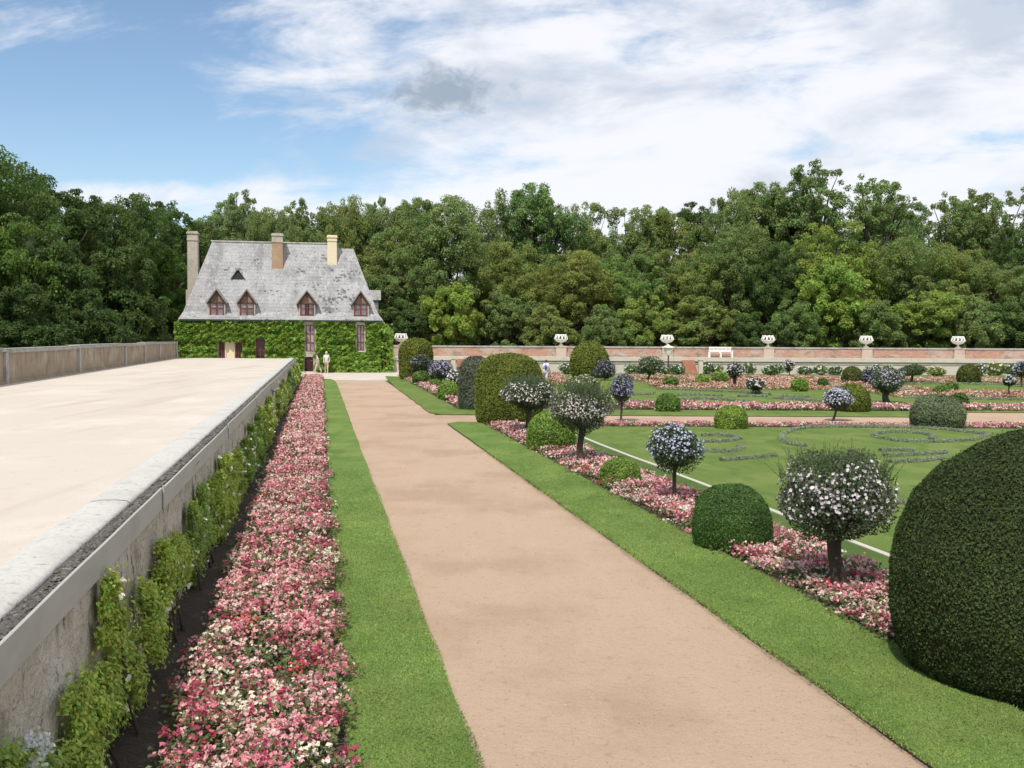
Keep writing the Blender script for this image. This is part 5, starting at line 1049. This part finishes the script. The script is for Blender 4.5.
# ================================================================== PEOPLE
def skin_mesh(name, joints, edges, radii, mat, parent, col):
    me = bpy.data.meshes.new(name); me.from_pydata([tuple(np.array(j) - ROOT[parent.name]) for j in joints], edges, [])
    o = bpy.data.objects.new(name, me); COL.objects.link(o)
    md = o.modifiers.new('skin', 'SKIN'); sv = me.skin_vertices[0].data if me.skin_vertices else None
    if sv is None: me.skin_vertices_add() if hasattr(me, 'skin_vertices_add') else None
    sv = me.skin_vertices[0].data
    for v, q in zip(sv, radii): v.radius = (q, q) if not isinstance(q, tuple) else q
    sv[0].use_root = True
    ss = o.modifiers.new('sub', 'SUBSURF'); ss.levels = 2; ss.render_levels = 2
    dg = bpy.context.evaluated_depsgraph_get(); em = bpy.data.meshes.new_from_object(o.evaluated_get(dg)); em.name = name
    em.materials.clear(); em.materials.append(mat)
    ca = em.color_attributes.new('Col', 'FLOAT_COLOR', 'POINT'); ca.data.foreach_set('color', np.tile((*col, 1), (len(em.vertices), 1)).ravel().astype(np.float32))
    for p in em.polygons: p.use_smooth = True
    bpy.data.objects.remove(o); o2 = bpy.data.objects.new(name, em); COL.objects.link(o2); o2.parent = parent; ROOT[o2.name] = ROOT[parent.name]; return o2
def person(base, H, face, label, top, legs, skin, hair, stride=.0, lean=0.0, long_legs=False, arm=.25, bag=None):
    b = np.array(base, float); f = np.array([math.cos(face), math.sin(face), 0]); sdv = np.array([-f[1], f[0], 0])
    t = thing('person', b, label, 'person')
    P = lambda fw, sd_, z: b + f * (fw * H + lean * z * z * H) + sdv * sd_ * H + np.array([0, 0, z * H])
    st2 = stride
    J = {'pel': P(0, 0, .52), 'waist': P(0, 0, .61), 'chest': P(0, 0, .74), 'neck': P(0, 0, .84), 'head0': P(.012, 0, .885), 'head1': P(.014, 0, .955)}
    for s, n_ in ((1, 'l'), (-1, 'r')):
        k = st2 * s
        J['hip' + n_] = P(0, s * .052, .50); J['kn' + n_] = P(k * .5 + .02 * abs(k > 0), s * .055, .285); J['an' + n_] = P(k * (1.0 if k > 0 else 1.15), s * .055, .045 + (.02 if k < 0 else 0)); J['toe' + n_] = P(k * (1.0 if k > 0 else 1.15) + .075, s * .06, .018)
        J['sh' + n_] = P(0, s * .105, .81); J['el' + n_] = P(-k * .35 - .01, s * .13, .64); J['wr' + n_] = P(-k * .6 + .05 + arm * .15, s * .125, .50 + arm * .08); J['ha' + n_] = P(-k * .65 + .07 + arm * .2, s * .12, .455 + arm * .08)
    K = list(J); ix = {k: i for i, k in enumerate(K)}
    E_ = [('pel', 'waist'), ('waist', 'chest'), ('chest', 'neck'), ('neck', 'head0'), ('head0', 'head1')]
    for n_ in 'lr': E_ += [('pel', 'hip' + n_), ('hip' + n_, 'kn' + n_), ('kn' + n_, 'an' + n_), ('an' + n_, 'toe' + n_), ('chest', 'sh' + n_), ('sh' + n_, 'el' + n_), ('el' + n_, 'wr' + n_), ('wr' + n_, 'ha' + n_)]
    RD = {'pel': .075, 'waist': .066, 'chest': .078, 'neck': .032, 'head0': .047, 'head1': .050}
    for n_ in 'lr': RD.update({'hip' + n_: .056, 'kn' + n_: .036, 'an' + n_: .024, 'toe' + n_: .022, 'sh' + n_: .034, 'el' + n_: .025, 'wr' + n_: .018, 'ha' + n_: .020})
    skin_mesh('body', [J[k] for k in K], [(ix[a], ix[c]) for a, c in E_], [RD[k] * H for k in K], M_paint, t, skin)
    def cloth(name, names, edges, grow, col, extra=()):
        jj = {n_: J[n_] for n_ in names}; jj.update(dict(extra)); kk = list(jj); ii = {k: i for i, k in enumerate(kk)}
        skin_mesh(name, [jj[k] for k in kk], [(ii[a], ii[c]) for a, c in edges], [(RD.get(k, RD.get(k[:2] + k[-1], .04)) + grow) * H for k in kk], M_paint, t, col)
    mid = lambda a, c, q: J[a] * (1 - q) + J[c] * q
    cloth('shirt', ['pel', 'waist', 'chest', 'shl', 'shr'], [('pel', 'waist'), ('waist', 'chest'), ('chest', 'shl'), ('chest', 'shr'), ('shl', 'ell'), ('shr', 'elr')], .012, top, [('ell', mid('shl', 'ell', .8)), ('elr', mid('shr', 'elr', .8))])
    q = 1.0 if long_legs else .85
    if long_legs: cloth('trousers', ['pel', 'hipl', 'hipr', 'knl', 'knr'], [('pel', 'hipl'), ('pel', 'hipr'), ('hipl', 'knl'), ('hipr', 'knr'), ('knl', 'anl'), ('knr', 'anr')], .014, legs, [('anl', mid('knl', 'anl', .92)), ('anr', mid('knr', 'anr', .92))])
    else: cloth('shorts', ['pel', 'hipl', 'hipr'], [('pel', 'hipl'), ('pel', 'hipr'), ('hipl', 'knl'), ('hipr', 'knr')], .016, legs, [('knl', mid('hipl', 'knl', .9)), ('knr', mid('hipr', 'knr', .9))])
    hm = MB(); hc = J['head1'] - f * .012 * H; hm.lathe([(.052 * H, -.035 * H), (.060 * H, 0), (.052 * H, .030 * H), (.03 * H, .048 * H), (.002, .054 * H)], hc, 12, hair); hm.build('hair', M_paint, t, True)
    fm = MB(); fc = J['head0'] * .45 + J['head1'] * .55 + f * .050 * H
    for s in (-1, 1): fm.lathe([(.001, -.006 * H), (.007 * H, 0), (.001, .006 * H)], fc + sdv * s * .018 * H + [0, 0, .008 * H], 6, (.05, .035, .03))
    fm.lathe([(.001, -.008 * H), (.009 * H, -.004 * H), (.004 * H, .012 * H), (.001, .014 * H)], fc + f * .004 * H - [0, 0, .006 * H], 6, skin); fm.build('face', M_paint, t, True)
    if bag: 
        c = P(-.10, -.04, .70); MB().lathe([(.01, -.11 * H), (.055 * H, -.10 * H), (.065 * H, 0), (.05 * H, .08 * H), (.01, .09 * H)], c, 12, bag).build('backpack', M_paint, t, True)
    return t
g1 = G(318, 373.2); person(g1, 1.66, math.radians(190), 'person in pale grey-green clothes striding left past the dark arched door', (.52, .52, .42), (.50, .48, .38), (.60, .42, .32), (.20, .14, .09), stride=.16, lean=.06, long_legs=True)
g2 = G(326.5, 373.0); person(g2, 1.80, math.radians(-80), 'fair-haired person in white shirt and khaki shorts standing before the ivy', (.66, .66, .65), (.50, .38, .28), (.66, .48, .38), (.66, .56, .42), stride=.06)
g3 = D(546, 376, 68); g3[2] = 0; person(g3, 1.55, math.radians(60), 'person in white shirt with a blue backpack walking among the far flower beds', (.84, .84, .86), (.60, .62, .70), (.55, .36, .28), (.10, .06, .045), stride=.08, long_legs=True, bag=(.10, .14, .50))
